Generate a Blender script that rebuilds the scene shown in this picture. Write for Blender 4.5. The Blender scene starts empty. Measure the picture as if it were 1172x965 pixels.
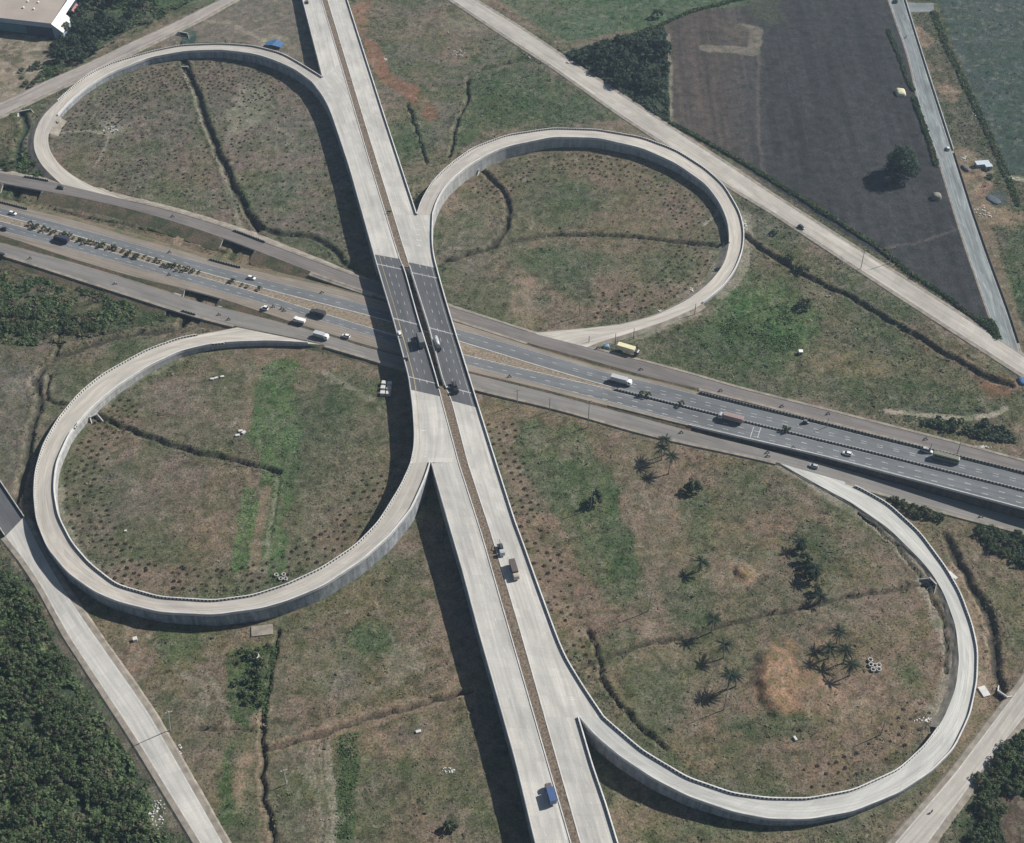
import bpy, bmesh, math, random
import numpy as np
R = math.radians
rng = np.random.default_rng(7)
random.seed(7)
SC = bpy.context.scene

# ------------------------------------------------------------------ camera, sky, sun, exposure
CAM_Z, FPX, PITCH = 460.0, 1628.0, R(45)
cd = bpy.data.cameras.new('camera'); cam = bpy.data.objects.new('camera', cd)
SC.collection.objects.link(cam); SC.camera = cam
cam.location = (0, 0, CAM_Z); cam.rotation_euler = (R(90) - PITCH, 0, 0)
cd.sensor_width = 36; cd.lens = 36 * FPX / 1172; cd.clip_start = 1; cd.clip_end = 30000
SUN_EL, SUN_AZ = R(40), R(65)            # azimuth from +Y towards +X
w = bpy.data.worlds.new('World'); SC.world = w; w.use_nodes = True
nt = w.node_tree; bg = nt.nodes['Background']
sky = nt.nodes.new('ShaderNodeTexSky'); sky.sky_type = 'NISHITA'; sky.sun_disc = False
sky.sun_elevation = SUN_EL; sky.sun_rotation = SUN_AZ
nt.links.new(sky.outputs[0], bg.inputs[0]); bg.inputs[1].default_value = 0.04
sl = bpy.data.lights.new('sun', 'SUN'); sl.energy = 4.6; sl.angle = R(0.5); sl.color = (1, .962, .905)
so = bpy.data.objects.new('sun', sl); SC.collection.objects.link(so)
so.rotation_euler = (R(90) - SUN_EL, 0, -SUN_AZ + math.pi)
SC.view_settings.view_transform = 'Standard'; SC.view_settings.look = 'None'
SC.view_settings.exposure = 0.50; SC.view_settings.gamma = 1; SC.view_settings.use_curve_mapping = False
SC.render.engine = 'CYCLES'; SC.cycles.volume_bounces = 0
SUND = np.array([math.cos(SUN_EL)*math.sin(SUN_AZ), math.cos(SUN_EL)*math.cos(SUN_AZ), math.sin(SUN_EL)])
from mathutils import Vector
so.rotation_euler = Vector(-SUND).to_track_quat('-Z', 'Y').to_euler()

# ------------------------------------------------------------------ survey: sight lines to ground positions
cp, sp = math.cos(PITCH), math.sin(PITCH)
def P(px, py, z=0.0):
    a, b = (px - 586) / FPX, (482.5 - py) / FPX
    d = np.array([a, cp + b * sp, -sp + b * cp]); t = (z - CAM_Z) / d[2]
    return np.array([d[0] * t, d[1] * t, z])
def Q(p):
    p = np.asarray(p, float); x, y, z = p[..., 0], p[..., 1], p[..., 2] - CAM_Z
    dep = y * cp - z * sp; up = y * sp + z * cp
    return np.stack([586 + FPX * x / dep, 482.5 - FPX * up / dep], -1)
def interp(tab):
    xs = [a for a, b in tab]; ys = [b for a, b in tab]
    return lambda v: float(np.interp(v, xs, ys))

# ------------------------------------------------------------------ mesh helpers
def props(o, label=None, cat=None, group=None, kind=None):
    for k, v in (('label', label), ('category', cat), ('group', group), ('kind', kind)):
        if v: o[k] = v
    return o
def link(o, parent=None):
    SC.collection.objects.link(o)
    if parent is not None: o.parent = parent
    return o
def empty(name, loc=(0, 0, 0), rz=0, label=None, cat=None, group=None, kind=None):
    o = bpy.data.objects.new(name, None); link(o); o.location = [float(c) for c in loc]; o.rotation_euler = (0, 0, rz)
    o.empty_display_size = .5
    return props(o, label, cat, group, kind)
class MB:
    def __init__(s): s.v = []; s.f = []; s.uv = []; s.mi = []; s.col = []
    def add(s, V, F, UV=None, mi=0, col=None):
        b = len(s.v); s.v.extend([tuple(map(float, p)) for p in V])
        for f in F:
            s.f.append([b + i for i in f]); s.mi.append(mi)
        if UV is None: UV = [(0, 0)] * len(V)
        s.uv.extend(UV)
        s.col.extend([col or (1, 1, 1)] * len(V)); return s
    def box(s, c, d, rz=0, mi=0, taper=1.0, col=None):
        x, y, z = [k / 2 for k in d]; V = []
        for zz, t in ((-z, 1), (z, taper)):
            for sx, sy in ((-1, -1), (1, -1), (1, 1), (-1, 1)):
                a, b = sx * x * t, sy * y * t
                V.append((c[0] + a * math.cos(rz) - b * math.sin(rz), c[1] + a * math.sin(rz) + b * math.cos(rz), c[2] + zz))
        return s.add(V, [(0, 3, 2, 1), (4, 5, 6, 7), (0, 1, 5, 4), (1, 2, 6, 5), (2, 3, 7, 6), (3, 0, 4, 7)], mi=mi, col=col)
    def tube(s, pts, rad, n=8, mi=0, col=None, cap=True):
        pts = [np.array(p, float) for p in pts]
        if not hasattr(rad, '__len__'): rad = [rad] * len(pts)
        V = []; 
        for i, p in enumerate(pts):
            t = pts[min(i + 1, len(pts) - 1)] - pts[max(i - 1, 0)]; t = t / (np.linalg.norm(t) + 1e-9)
            a = np.cross(t, (0, 0, 1)) if abs(t[2]) < .9 else np.cross(t, (1, 0, 0)); a /= np.linalg.norm(a); b = np.cross(t, a)
            for k in range(n):
                th = 2 * math.pi * k / n; V.append(p + rad[i] * (a * math.cos(th) + b * math.sin(th)))
        F = [(i * n + k, i * n + (k + 1) % n, (i + 1) * n + (k + 1) % n, (i + 1) * n + k) for i in range(len(pts) - 1) for k in range(n)]
        if cap: F += [list(range(n))[::-1], [(len(pts) - 1) * n + k for k in range(n)]]
        return s.add(V, F, mi=mi, col=col)
    def cyl(s, c, r, h, axis='z', n=12, mi=0, col=None):
        c = np.array(c, float); d = {'x': (1, 0, 0), 'y': (0, 1, 0), 'z': (0, 0, 1)}[axis]; d = np.array(d) * h / 2
        return s.tube([c - d, c + d], r, n, mi, col)
    def build(s, name, mats, parent=None, smooth=False, bevel=0):
        me = bpy.data.meshes.new(name); me.from_pydata(s.v, [], s.f)
        uvl = me.uv_layers.new(name='UVMap'); li = np.zeros(len(me.loops), int); me.loops.foreach_get('vertex_index', li)
        uvl.data.foreach_set('uv', np.array(s.uv, float)[li].ravel())
        ca = me.color_attributes.new('Col', 'FLOAT_COLOR', 'POINT')
        ca.data.foreach_set('color', np.c_[np.array(s.col, float), np.ones(len(s.col))].ravel())
        if not isinstance(mats, (list, tuple)): mats = [mats]
        for m in mats: me.materials.append(m)
        me.polygons.foreach_set('material_index', s.mi)
        if smooth: me.polygons.foreach_set('use_smooth', [True] * len(s.f))
        me.update(); o = bpy.data.objects.new(name, me); link(o, parent)
        if bevel:
            b = o.modifiers.new('bevel', 'BEVEL'); b.width = bevel; b.segments = 2; b.limit_method = 'ANGLE'
        return o
def mesh_np(name, V, F, mat, parent=None, col=None, smooth=False, do_link=True):
    V = np.asarray(V, np.float32); F = np.asarray(F, np.int32); n = F.shape[1]
    me = bpy.data.meshes.new(name); me.vertices.add(len(V)); me.vertices.foreach_set('co', V.ravel())
    me.loops.add(F.size); me.loops.foreach_set('vertex_index', F.ravel())
    me.polygons.add(len(F)); me.polygons.foreach_set('loop_start', np.arange(0, F.size, n, dtype=np.int32))
    me.polygons.foreach_set('loop_total', np.full(len(F), n, np.int32))
    if smooth: me.polygons.foreach_set('use_smooth', np.ones(len(F), bool))
    if col is not None:
        ca = me.color_attributes.new('Col', 'FLOAT_COLOR', 'POINT')
        ca.data.foreach_set('color', np.c_[col, np.ones(len(col))].astype(np.float32).ravel())
    me.update(calc_edges=True); me.validate(); me.materials.append(mat)
    if not do_link: return me
    return link(bpy.data.objects.new(name, me), parent)

# ------------------------------------------------------------------ numpy noise
_T = np.random.default_rng(3).random((256, 256))
def vn(x, y):
    xi = np.floor(x).astype(int); yi = np.floor(y).astype(int); fx = x - xi; fy = y - yi
    fx = fx * fx * (3 - 2 * fx); fy = fy * fy * (3 - 2 * fy)
    a = _T[xi & 255, yi & 255]; b = _T[(xi + 1) & 255, yi & 255]; c = _T[xi & 255, (yi + 1) & 255]; d = _T[(xi + 1) & 255, (yi + 1) & 255]
    return (a * (1 - fx) + b * fx) * (1 - fy) + (c * (1 - fx) + d * fx) * fy
def fbm(x, y, sc, o=4, seed=0):
    s = 0; t = 0; a = 1
    for k in range(o):
        s = s + a * vn(x / sc * 2 ** k + 17.3 * (seed + k), y / sc * 2 ** k + 31.7 * (seed + k)); t += a; a *= .55
    return s / t

# ------------------------------------------------------------------ materials
def nodes_mat(name, rough=.85, spec=.25):
    m = bpy.data.materials.new(name); m.use_nodes = True; n = m.node_tree.nodes; b = n['Principled BSDF']
    b.inputs['Roughness'].default_value = rough; b.inputs['Specular IOR Level'].default_value = spec
    return m, n, m.node_tree.links, b
def ramp(n, lk, src, stops):
    r = n.new('ShaderNodeValToRGB'); e = r.color_ramp.elements
    while len(e) < len(stops): e.new(.5)
    for k, (p, c) in enumerate(stops): e[k].position = p; e[k].color = (*c, 1) if len(c) == 3 else c
    lk.new(src, r.inputs[0]); return r.outputs[0]
def noise(n, lk, vec, scale, detail=4, dist=0, rough=.55):
    t = n.new('ShaderNodeTexNoise'); t.inputs['Scale'].default_value = scale; t.inputs['Detail'].default_value = detail
    t.inputs['Roughness'].default_value = rough; t.inputs['Distortion'].default_value = dist
    if vec is not None: lk.new(vec, t.inputs['Vector'])
    return t.outputs['Fac']
def mixc(n, lk, fac, a, b, mode='MIX'):
    x = n.new('ShaderNodeMix'); x.data_type = 'RGBA'; x.blend_type = mode
    for s, v in ((x.inputs[0], fac), (x.inputs[6], a), (x.inputs[7], b)):
        if isinstance(v, (int, float)): s.default_value = v
        elif isinstance(v, tuple): s.default_value = (*v, 1)
        else: lk.new(v, s)
    return x.outputs[2]
def mapped(n, lk, src, scale=(1, 1, 1)):
    mp = n.new('ShaderNodeMapping'); mp.inputs['Scale'].default_value = scale; lk.new(src, mp.inputs[0]); return mp.outputs[0]
def fm(n, lk, op, a, b=0.0):
    x = n.new('ShaderNodeMath'); x.operation = op
    for s, v in ((x.inputs[0], a), (x.inputs[1], b)):
        if isinstance(v, (int, float)): s.default_value = v
        else: lk.new(v, s)
    return x.outputs[0]
def g3(v): return (v, v, v)
def plain(name, col, rough=.7, var=.25, scale=.8, metal=0, spec=.3, bump=0):
    m, n, lk, b = nodes_mat(name, rough, spec); tc = n.new('ShaderNodeTexCoord').outputs['Object']
    f = noise(n, lk, tc, scale, 5)
    r = ramp(n, lk, f, [(.3, g3(1 - var)), (.7, g3(1 + var * .4))])
    lk.new(mixc(n, lk, 1.0, r, tuple(col), 'MULTIPLY'), b.inputs['Base Color']); b.inputs['Metallic'].default_value = metal
    if bump:
        bp = n.new('ShaderNodeBump'); bp.inputs['Strength'].default_value = bump; bp.inputs['Distance'].default_value = .2
        lk.new(noise(n, lk, tc, scale * 5, 4), bp.inputs['Height']); lk.new(bp.outputs[0], b.inputs['Normal'])
    return m
def attr_mat(name, rough=.95, fine=None, translu=0, spec=.1, bump=0, bscale=1.5):
    m, n, lk, b = nodes_mat(name, rough, spec)
    a = n.new('ShaderNodeAttribute'); a.attribute_name = 'Col'; c = a.outputs['Color']
    tc = n.new('ShaderNodeTexCoord').outputs['Object']
    if fine:
        f1 = noise(n, lk, tc, fine, 6, .3, .65)
        c = mixc(n, lk, 1.0, c, ramp(n, lk, f1, [(.34, (.50, .53, .47)), (.5, (.97, .97, .94)), (.66, (1.46, 1.42, 1.32))]), 'MULTIPLY')
        f2 = noise(n, lk, tc, fine * .17, 4, .6)
        c = mixc(n, lk, 1.0, c, ramp(n, lk, f2, [(.38, (.70, .80, .66)), (.5, (1, 1, 1)), (.62, (1.14, 1.11, 1.05))]), 'MULTIPLY')
    lk.new(c, b.inputs['Base Color'])
    if bump:
        bp = n.new('ShaderNodeBump'); bp.inputs['Strength'].default_value = bump; bp.inputs['Distance'].default_value = .6
        lk.new(noise(n, lk, tc, bscale, 6, 0, .7), bp.inputs['Height']); lk.new(bp.outputs[0], b.inputs['Normal'])
    if translu:
        t = n.new('ShaderNodeBsdfTranslucent'); lk.new(c, t.inputs[0]); mx = n.new('ShaderNodeMixShader'); mx.inputs[0].default_value = translu
        lk.new(b.outputs[0], mx.inputs[1]); lk.new(t.outputs[0], mx.inputs[2]); lk.new(mx.outputs[0], n['Material Output'].inputs[0])
    return m
def road_mat(name, base, slab=True, warm=.03, dirt=(.30, .24, .18), dirtamt=.35, rough=.85, slabw=3.6, contrast=1.0):
    m, n, lk, b = nodes_mat(name, rough, .25)
    uv = n.new('ShaderNodeTexCoord').outputs['UV']
    c = tuple(base)
    st = noise(n, lk, mapped(n, lk, uv, (.018, .55, 1)), 1.0, 5, .2, .6)          # wear dragged along the traffic
    c = mixc(n, lk, 1.0, c, ramp(n, lk, st, [(.3, g3(1 - .20 * contrast)), (.7, g3(1 + .13 * contrast))]), 'MULTIPLY')
    bl = noise(n, lk, mapped(n, lk, uv, (.05, .12, 1)), 1.0, 5, .8)
    c = mixc(n, lk, 1.0, c, ramp(n, lk, bl, [(.35, (1 - .13 * contrast,) * 3), (.65, (1 + .09 * contrast,) * 3)]), 'MULTIPLY')
    ff = noise(n, lk, uv, 1.4, 6, .2, .7)
    c = mixc(n, lk, 1.0, c, ramp(n, lk, ff, [(.3, g3(.9)), (.7, g3(1.08))]), 'MULTIPLY')
    if slab:
        bt = n.new('ShaderNodeTexBrick'); bt.offset = 0; bt.inputs['Scale'].default_value = 1
        bt.inputs['Brick Width'].default_value = 4.6; bt.inputs['Row Height'].default_value = slabw; bt.inputs['Mortar Size'].default_value = .035
        bt.inputs['Mortar Smooth'].default_value = .6
        bt.inputs['Color1'].default_value = (.89, .89, .89, 1); bt.inputs['Color2'].default_value = (1.05, 1.04, 1.03, 1); bt.inputs['Mortar'].default_value = (.66, .65, .63, 1)
        lk.new(uv, bt.inputs['Vector']); c = mixc(n, lk, .8, c, bt.outputs['Color'], 'MULTIPLY')
        b2 = n.new('ShaderNodeTexBrick'); b2.offset = 0; b2.inputs['Scale'].default_value = 1
        b2.inputs['Brick Width'].default_value = 41; b2.inputs['Row Height'].default_value = 60; b2.inputs['Mortar Size'].default_value = .05
        b2.inputs['Color1'].default_value = (.95, .95, .95, 1); b2.inputs['Color2'].default_value = (1.03, 1.02, 1.0, 1); b2.inputs['Mortar'].default_value = (.72, .71, .69, 1)
        lk.new(uv, b2.inputs['Vector']); c = mixc(n, lk, .8, c, b2.outputs['Color'], 'MULTIPLY')
    sx = n.new('ShaderNodeSeparateXYZ'); lk.new(uv, sx.inputs[0])                 # rubber laid down in the wheel tracks
    wt = fm(n, lk, 'ABSOLUTE', fm(n, lk, 'SINE', fm(n, lk, 'MULTIPLY', sx.outputs[1], 1.745))); wn = noise(n, lk, mapped(n, lk, uv, (.012, .1, 1)), 1.0, 3)
    c = mixc(n, lk, ramp(n, lk, fm(n, lk, 'MULTIPLY', wt, wn), [(.30, g3(0)), (.62, g3(.30 * contrast))]), c, tuple(k * .62 for k in base))
    pt = n.new('ShaderNodeTexBrick'); pt.offset = .37; pt.inputs['Scale'].default_value = 1; pt.inputs['Brick Width'].default_value = 23; pt.inputs['Row Height'].default_value = slabw; pt.inputs['Mortar Size'].default_value = 0
    pt.inputs['Color1'].default_value = (.90, .90, .90, 1); pt.inputs['Color2'].default_value = (1.07, 1.07, 1.06, 1); lk.new(uv, pt.inputs['Vector']); c = mixc(n, lk, .7, c, pt.outputs['Color'], 'MULTIPLY')
    dd = noise(n, lk, mapped(n, lk, uv, (.03, .25, 1)), 1.3, 6, 1.2, .65)
    c = mixc(n, lk, ramp(n, lk, dd, [(.52, g3(0)), (.72, g3(dirtamt))]), c, tuple(dirt))
    lk.new(c, b.inputs['Base Color']); return m
def wall_mat(name, base, pw=2.2, ph=1.5, stain=.45):
    m, n, lk, b = nodes_mat(name, .9, .15); uv = n.new('ShaderNodeTexCoord').outputs['UV']
    bt = n.new('ShaderNodeTexBrick'); bt.offset = .5; bt.inputs['Scale'].default_value = 1; bt.inputs['Brick Width'].default_value = pw
    bt.inputs['Row Height'].default_value = ph; bt.inputs['Mortar Size'].default_value = .04
    bt.inputs['Color1'].default_value = (*[k * .88 for k in base], 1); bt.inputs['Color2'].default_value = (*[k * 1.08 for k in base], 1); bt.inputs['Mortar'].default_value = (*[k * .5 for k in base], 1)
    lk.new(uv, bt.inputs['Vector']); c = bt.outputs['Color']
    f = noise(n, lk, mapped(n, lk, uv, (.5, .08, 1)), 1.0, 5, .5)
    c = mixc(n, lk, 1.0, c, ramp(n, lk, f, [(.35, g3(1 - stain)), (.65, g3(1.05))]), 'MULTIPLY')
    lk.new(c, b.inputs['Base Color']); return m
def parapet_mat(name, striped=True, period=1.5, base=.58, dark=.05, lim=.95):
    m, n, lk, b = nodes_mat(name, .8, .2); uv = n.new('ShaderNodeTexCoord').outputs['UV']
    sx = n.new('ShaderNodeSeparateXYZ'); lk.new(uv, sx.inputs[0])
    f = noise(n, lk, mapped(n, lk, uv, (.25, 1.2, 1)), 1.0, 5)
    c = mixc(n, lk, 1.0, ramp(n, lk, f, [(.3, g3(.72)), (.65, g3(1.05))]), (base, base * .985, base * .95), 'MULTIPLY')
    if striped:
        fr = fm(n, lk, 'FRACT', fm(n, lk, 'DIVIDE', sx.outputs[0], period)); on = fm(n, lk, 'GREATER_THAN', fr, .5)
        low = fm(n, lk, 'LESS_THAN', sx.outputs[1], lim)
        c = mixc(n, lk, fm(n, lk, 'MULTIPLY', on, low), c, (dark, dark, dark))
    lk.new(c, b.inputs['Base Color']); return m

M = {}
M['conc'] = road_mat('concrete pavement', (.50, .487, .455), dirt=(.40, .35, .28), dirtamt=.25)
M['conc2'] = road_mat('ramp concrete', (.475, .445, .40), dirt=(.37, .32, .25), dirtamt=.3, slabw=4.3)
M['conc3'] = road_mat('new ramp concrete', (.50, .50, .475), dirt=(.42, .38, .32), dirtamt=.25, slabw=4.3)
M['conc_tl'] = road_mat('dusty road', (.335, .30, .275), True, dirt=(.40, .36, .31), dirtamt=.5, slabw=3.4, contrast=1.3)
M['conc_old'] = road_mat('old village road concrete', (.44, .415, .375), dirt=(.30, .24, .18), dirtamt=.4, slabw=3.4)
M['conc_grey'] = road_mat('grey road', (.21, .235, .24), slab=True, dirt=(.36, .38, .37), dirtamt=.75, contrast=1.8, rough=.6)
M['asph'] = road_mat('asphalt', (.150, .160, .168), False, dirt=(.20, .175, .15), dirtamt=.35)
M['asph_b'] = road_mat('bridge asphalt', (.105, .108, .115), False, dirt=(.16, .155, .15), dirtamt=.3)
M['asph_s'] = road_mat('service road asphalt', (.17, .155, .148), False, dirt=(.26, .21, .165), dirtamt=.45)
M['asph_sg'] = road_mat('pale service road asphalt', (.20, .19, .178), False, dirt=(.28, .235, .19), dirtamt=.4)
M['shoulder'] = road_mat('dusty shoulder', (.235, .205, .172), False, dirt=(.30, .24, .18), dirtamt=.6, contrast=1.3)
M['soil'] = plain('median soil', (.205, .160, .118), .95, .75, 1.3, bump=.8)
M['soil_p'] = plain('dry median grass and soil', (.265, .215, .160), .95, .6, .9, bump=.6)
def slope_mat():
    m, n, lk, b = nodes_mat('grassy earth slope', .95, .1); tc = n.new('ShaderNodeTexCoord').outputs['Object']
    c = ramp(n, lk, noise(n, lk, tc, .11, 5, .6), [(.36, (.165, .125, .090)), (.5, (.135, .115, .078)), (.62, (.082, .092, .052))])
    c = mixc(n, lk, 1.0, c, ramp(n, lk, noise(n, lk, tc, .9, 6, .3, .7), [(.3, g3(.55)), (.7, g3(1.35))]), 'MULTIPLY'); lk.new(c, b.inputs['Base Color'])
    bp = n.new('ShaderNodeBump'); bp.inputs['Strength'].default_value = .6; bp.inputs['Distance'].default_value = .5; lk.new(noise(n, lk, tc, 1.4, 5), bp.inputs['Height']); lk.new(bp.outputs[0], b.inputs['Normal'])
    return m
M['slope'] = slope_mat()
M['verge'] = plain('pale gravel verge', (.27, .24, .20), .95, .4, .3, bump=.3)
M['wall'] = wall_mat('retaining wall panels', (.35, .37, .385))
M['wall_l'] = wall_mat('pale retaining wall panels', (.42, .42, .41), stain=.3)
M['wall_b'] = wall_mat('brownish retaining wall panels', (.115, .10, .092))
M['par'] = parapet_mat('parapet concrete with striped inner face')
M['par_w'] = parapet_mat('plain parapet concrete', False, base=.60)
M['par_g'] = parapet_mat('grey striped barrier', True, 1.5, .30, .05, 2.2)
M['cc'] = plain('cast concrete', (.42, .41, .385), .85, .3, .5)
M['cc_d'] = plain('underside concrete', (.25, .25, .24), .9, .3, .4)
M['line'] = plain('road paint', (.62, .62, .60), .7, .45, .5)
M['line_y'] = plain('yellow road paint', (.52, .42, .22), .7, .4, .5)
M['joint'] = plain('joint concrete', (.42, .42, .41), .8, .3, .5)
M['ground'] = attr_mat('open ground', fine=1.15, bump=.55, bscale=1.1)
M['leaf'] = attr_mat('foliage', .7, translu=.35, spec=.15)
M['grass'] = attr_mat('grass tufts', .9, translu=.15)
M['bark'] = plain('bark', (.17, .135, .10), .9, .4, 1.5)
M['palmtrunk'] = plain('palm trunk', (.27, .25, .22), .9, .4, 1.5)

# ------------------------------------------------------------------ curve helpers
def dense(pts, n=400, sm=0):
    pts = np.array(pts, float); s = np.r_[0, np.cumsum(np.linalg.norm(np.diff(pts, axis=0), axis=1))]
    t = np.linspace(0, s[-1], n); o = np.stack([np.interp(t, s, pts[:, k]) for k in range(pts.shape[1])], 1)
    if sm:
        st = s[-1] / (n - 1); k = int(3 * sm / st) + 1; g = np.exp(-.5 * (np.arange(-k, k + 1) * st / sm) ** 2); g /= g.sum()
        lo = 2 * o[0] - o[1:k + 1][::-1]; hi = 2 * o[-1] - o[-k - 1:-1][::-1]; e = np.r_[lo, o, hi]
        o2 = np.stack([np.convolve(e[:, j], g, 'valid') for j in range(o.shape[1])], 1); o2[0] = o[0]; o2[-1] = o[-1]; o = o2
    return o
def lift(pix, zf):                                     # survey line -> 3D line, zf(i, px, py, fraction)
    n = len(pix); s = np.r_[0, np.cumsum(np.linalg.norm(np.diff(pix, axis=0), axis=1))]; s /= s[-1]
    return np.array([P(p[0], p[1], zf(s[i], p[0], p[1])) for i, p in enumerate(pix)])
def outward(L, Rr):
    d = L - Rr; d[:, 2] = 0; t = np.gradient(L, axis=0); t[:, 2] = 0; t /= np.linalg.norm(t, axis=1)[:, None]
    d = d - (d * t).sum(1)[:, None] * t; return d / (np.linalg.norm(d, axis=1)[:, None] + 1e-9)
def arc(L): return np.r_[0, np.cumsum(np.linalg.norm(np.diff(L, axis=0), axis=1))]
def surf(mb, L, Rr, m=4, dz=0, mi=0, flip=None):
    n = len(L); u = arc((L + Rr) / 2); wd = np.linalg.norm(L - Rr, axis=1); V = []; UV = []
    for j in range(m + 1):
        t = j / m
        for i in range(n):
            p = L[i] * (1 - t) + Rr[i] * t; V.append((p[0], p[1], p[2] + dz)); UV.append((u[i], wd[i] * t))
    a, b, c = np.array(V[0]), np.array(V[1]), np.array(V[n]); up = np.cross(b - a, c - a)[2] > 0
    F = [(j * n + i, j * n + i + 1, (j + 1) * n + i + 1, (j + 1) * n + i) for j in range(m) for i in range(n - 1)]
    if not up: F = [f[::-1] for f in F]
    mb.add(V, F, UV, mi); return mb
def sweep(mb, L, out, prof, mi=0, closed=False, v0=0):
    n = len(L); u = arc(L); V = []; UV = []; vv = v0
    pr = list(prof) + ([prof[0]] if closed else [])
    for j, (o, z) in enumerate(pr):
        if j: vv += math.hypot(o - pr[j - 1][0], z - pr[j - 1][1])
        for i in range(n):
            p = L[i] + out[i] * o; V.append((p[0], p[1], p[2] + z)); UV.append((u[i], vv))
    F = [(j * n + i, (j + 1) * n + i, (j + 1) * n + i + 1, j * n + i + 1) for j in range(len(pr) - 1) for i in range(n - 1)]
    cr = np.cross(np.array([*(L[1] - L[0])[:2], 0]), np.array([*out[0][:2], 0]))[2]
    if cr > 0: F = [f[::-1] for f in F]
    mb.add(V, F, UV, mi)
    if closed:
        m = len(prof); mb.add([V[j * n] for j in range(m)], [list(range(m))], [(0, 0)] * m, mi)
        mb.add([V[j * n + n - 1] for j in range(m)], [list(range(m))[::-1]], [(0, 0)] * m, mi)
    return mb
def drop(mb, L, out, o=0.0, top=-.02, bottom=-.6, mi=0):           # vertical wall from an edge to the ground
    n = len(L); u = arc(L); V = []; UV = []
    for i in range(n):
        p = L[i] + out[i] * o; V.append((p[0], p[1], p[2] + top)); UV.append((u[i], 0))
    for i in range(n):
        p = L[i] + out[i] * o; V.append((p[0], p[1], bottom)); UV.append((u[i], -(p[2] + top - bottom)))
    mb.add(V, [(i, n + i, n + i + 1, i + 1) for i in range(n - 1)], UV, mi)
def slope(mb, L, out, k=1.7, top=-.03, bottom=-.35, mi=0, jit=.35):
    n = len(L); rows = 5; V = []
    for j in range(rows + 1):
        t = j / rows
        for i in range(n):
            h = L[i][2] + top - bottom; r = jit * (vn(np.array(L[i][0] * .35 + j * 3.1), np.array(L[i][1] * .35)) - .5) * min(1, h) * (t > 0)
            p = L[i] + out[i] * (h * k * t + r); z = L[i][2] + top - h * t + (r * .3 if j < rows else 0); V.append((p[0], p[1], z))
    mb.add(V, [(j * n + i, (j + 1) * n + i, (j + 1) * n + i + 1, j * n + i + 1) for j in range(rows) for i in range(n - 1)], None, mi)
def runs(mask):
    o = []; i = 0
    while i < len(mask):
        if mask[i]:
            j = i
            while j + 1 < len(mask) and mask[j + 1]: j += 1
            if j > i: o.append((i, j + 1))
            i = j + 1
        else: i += 1
    return o
ROADMASK = []                                   # footprints kept clear of plants
def footprint(L, Rr): ROADMASK.append(np.r_[L[:, :2], Rr[::-1, :2]])
def lines(mb, L, Rr, offs, dash=None, wd=.16, dz=.03, mi=0, t0=0):
    """painted lines; offs = distance across (from L if >0, from R if <0)"""
    a = arc((L + Rr) / 2); n = len(L); W = np.linalg.norm(L - Rr, axis=1)
    def at(s, o):
        l = np.array([np.interp(s, a, L[:, k]) for k in range(3)]); r = np.array([np.interp(s, a, Rr[:, k]) for k in range(3)])
        W = np.linalg.norm(l - r); t = o / W if o > 0 else 1 + o / W
        return l + (r - l) * t
    for o in offs:
        s = t0
        seg = []
        if dash:
            while s < a[-1] - dash[0]: seg.append((s, s + dash[0])); s += dash[0] + dash[1]
        else:
            k = max(2, int(a[-1] / 6)); e = np.linspace(0, a[-1], k); seg = list(zip(e[:-1], e[1:]))
        for s0, s1 in seg:
            p0, p1 = at(s0, o), at(s1, o); q0, q1 = at(s0, o + wd if o > 0 else o + wd), at(s1, o + wd)
            V = [p0, p1, q1, q0]; V = [(v[0], v[1], v[2] + dz) for v in V]
            if np.cross(np.array(V[1]) - V[0], np.array(V[3]) - V[0])[2] < 0: V = V[::-1]
            mb.add(V, [(0, 1, 2, 3)], None, mi)

# ------------------------------------------------------------------ east-west highway and its service roads
NSt = [(-90,178),(0,198),(56,206.5),(100,218),(143,228.5),(191,239.5),(232,252),(270,264),(310,280),(353,296),(385,308),(415,319.6),(512,350),(547,361),(575,370),(606,380),(646,390.5),(690,402),(738,414),(786,427),(850,445.6),(932,466),(1011,486),(1094,507),(1172,528),(1270,555)]
NSb = [(-90,189),(0,209),(46,217.5),(75,223),(120,232),(160,242),(211,257),(259,273.5),(289,285),(310,293),(355,311),(418,332.5),(517,364.5),(553,376),(590,388),(609,394.5),(646,404),(690,416),(744,432),(799,444.5),(850,457),(932,478),(1011,498),(1094,520),(1172,539.5),(1270,566)]
MNo = [(-90,211),(0,231),(34,240),(82,251.5),(155,272.5),(204,286),(240,297),(281,308),(310,314),(355,323),(418,339),(530,371.5),(609,397),(690,422),(749,436),(809,452),(850,462.3),(932,482),(1011,502),(1094,522),(1172,541.5),(1270,567)]
MNa = [(-90,216),(0,237),(68,255.5),(155,279),(232,301),(300,319),(358,333),(420,349),(530,378),(612,402),(690,425.5),(749,438.5),(809,454.5),(850,464),(932,484),(1011,504),(1094,524),(1172,543.5),(1270,569)]
MDt = [(-90,222),(0,246),(18,251),(82,268.5),(155,289),(232,312),(300,330),(358,345),(425,362),(530,392),(612,417.5),(690,440.5),(758,458),(826,475),(850,481),(932,501),(1011,520),(1094,541),(1172,560.5),(1270,585)]
MDb = [(-90,230),(0,253.5),(18,258.5),(95,280),(155,297),(232,318),(300,337.5),(358,356),(429,377.5),(531,407),(612,426),(690,444.5),(758,461),(826,477.7),(850,483.7),(932,503.7),(1011,522.7),(1094,543.7),(1172,563),(1270,588)]
MSa = [(-90,241),(0,264.4),(68,281.5),(155,306),(232,328),(300,347),(351,362.5),(430,386.5),(537,419),(612,438),(690,458.5),(744,473),(791,485.5),(850,500.5),(932,519),(1011,539),(1172,582),(1270,608)]
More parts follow.
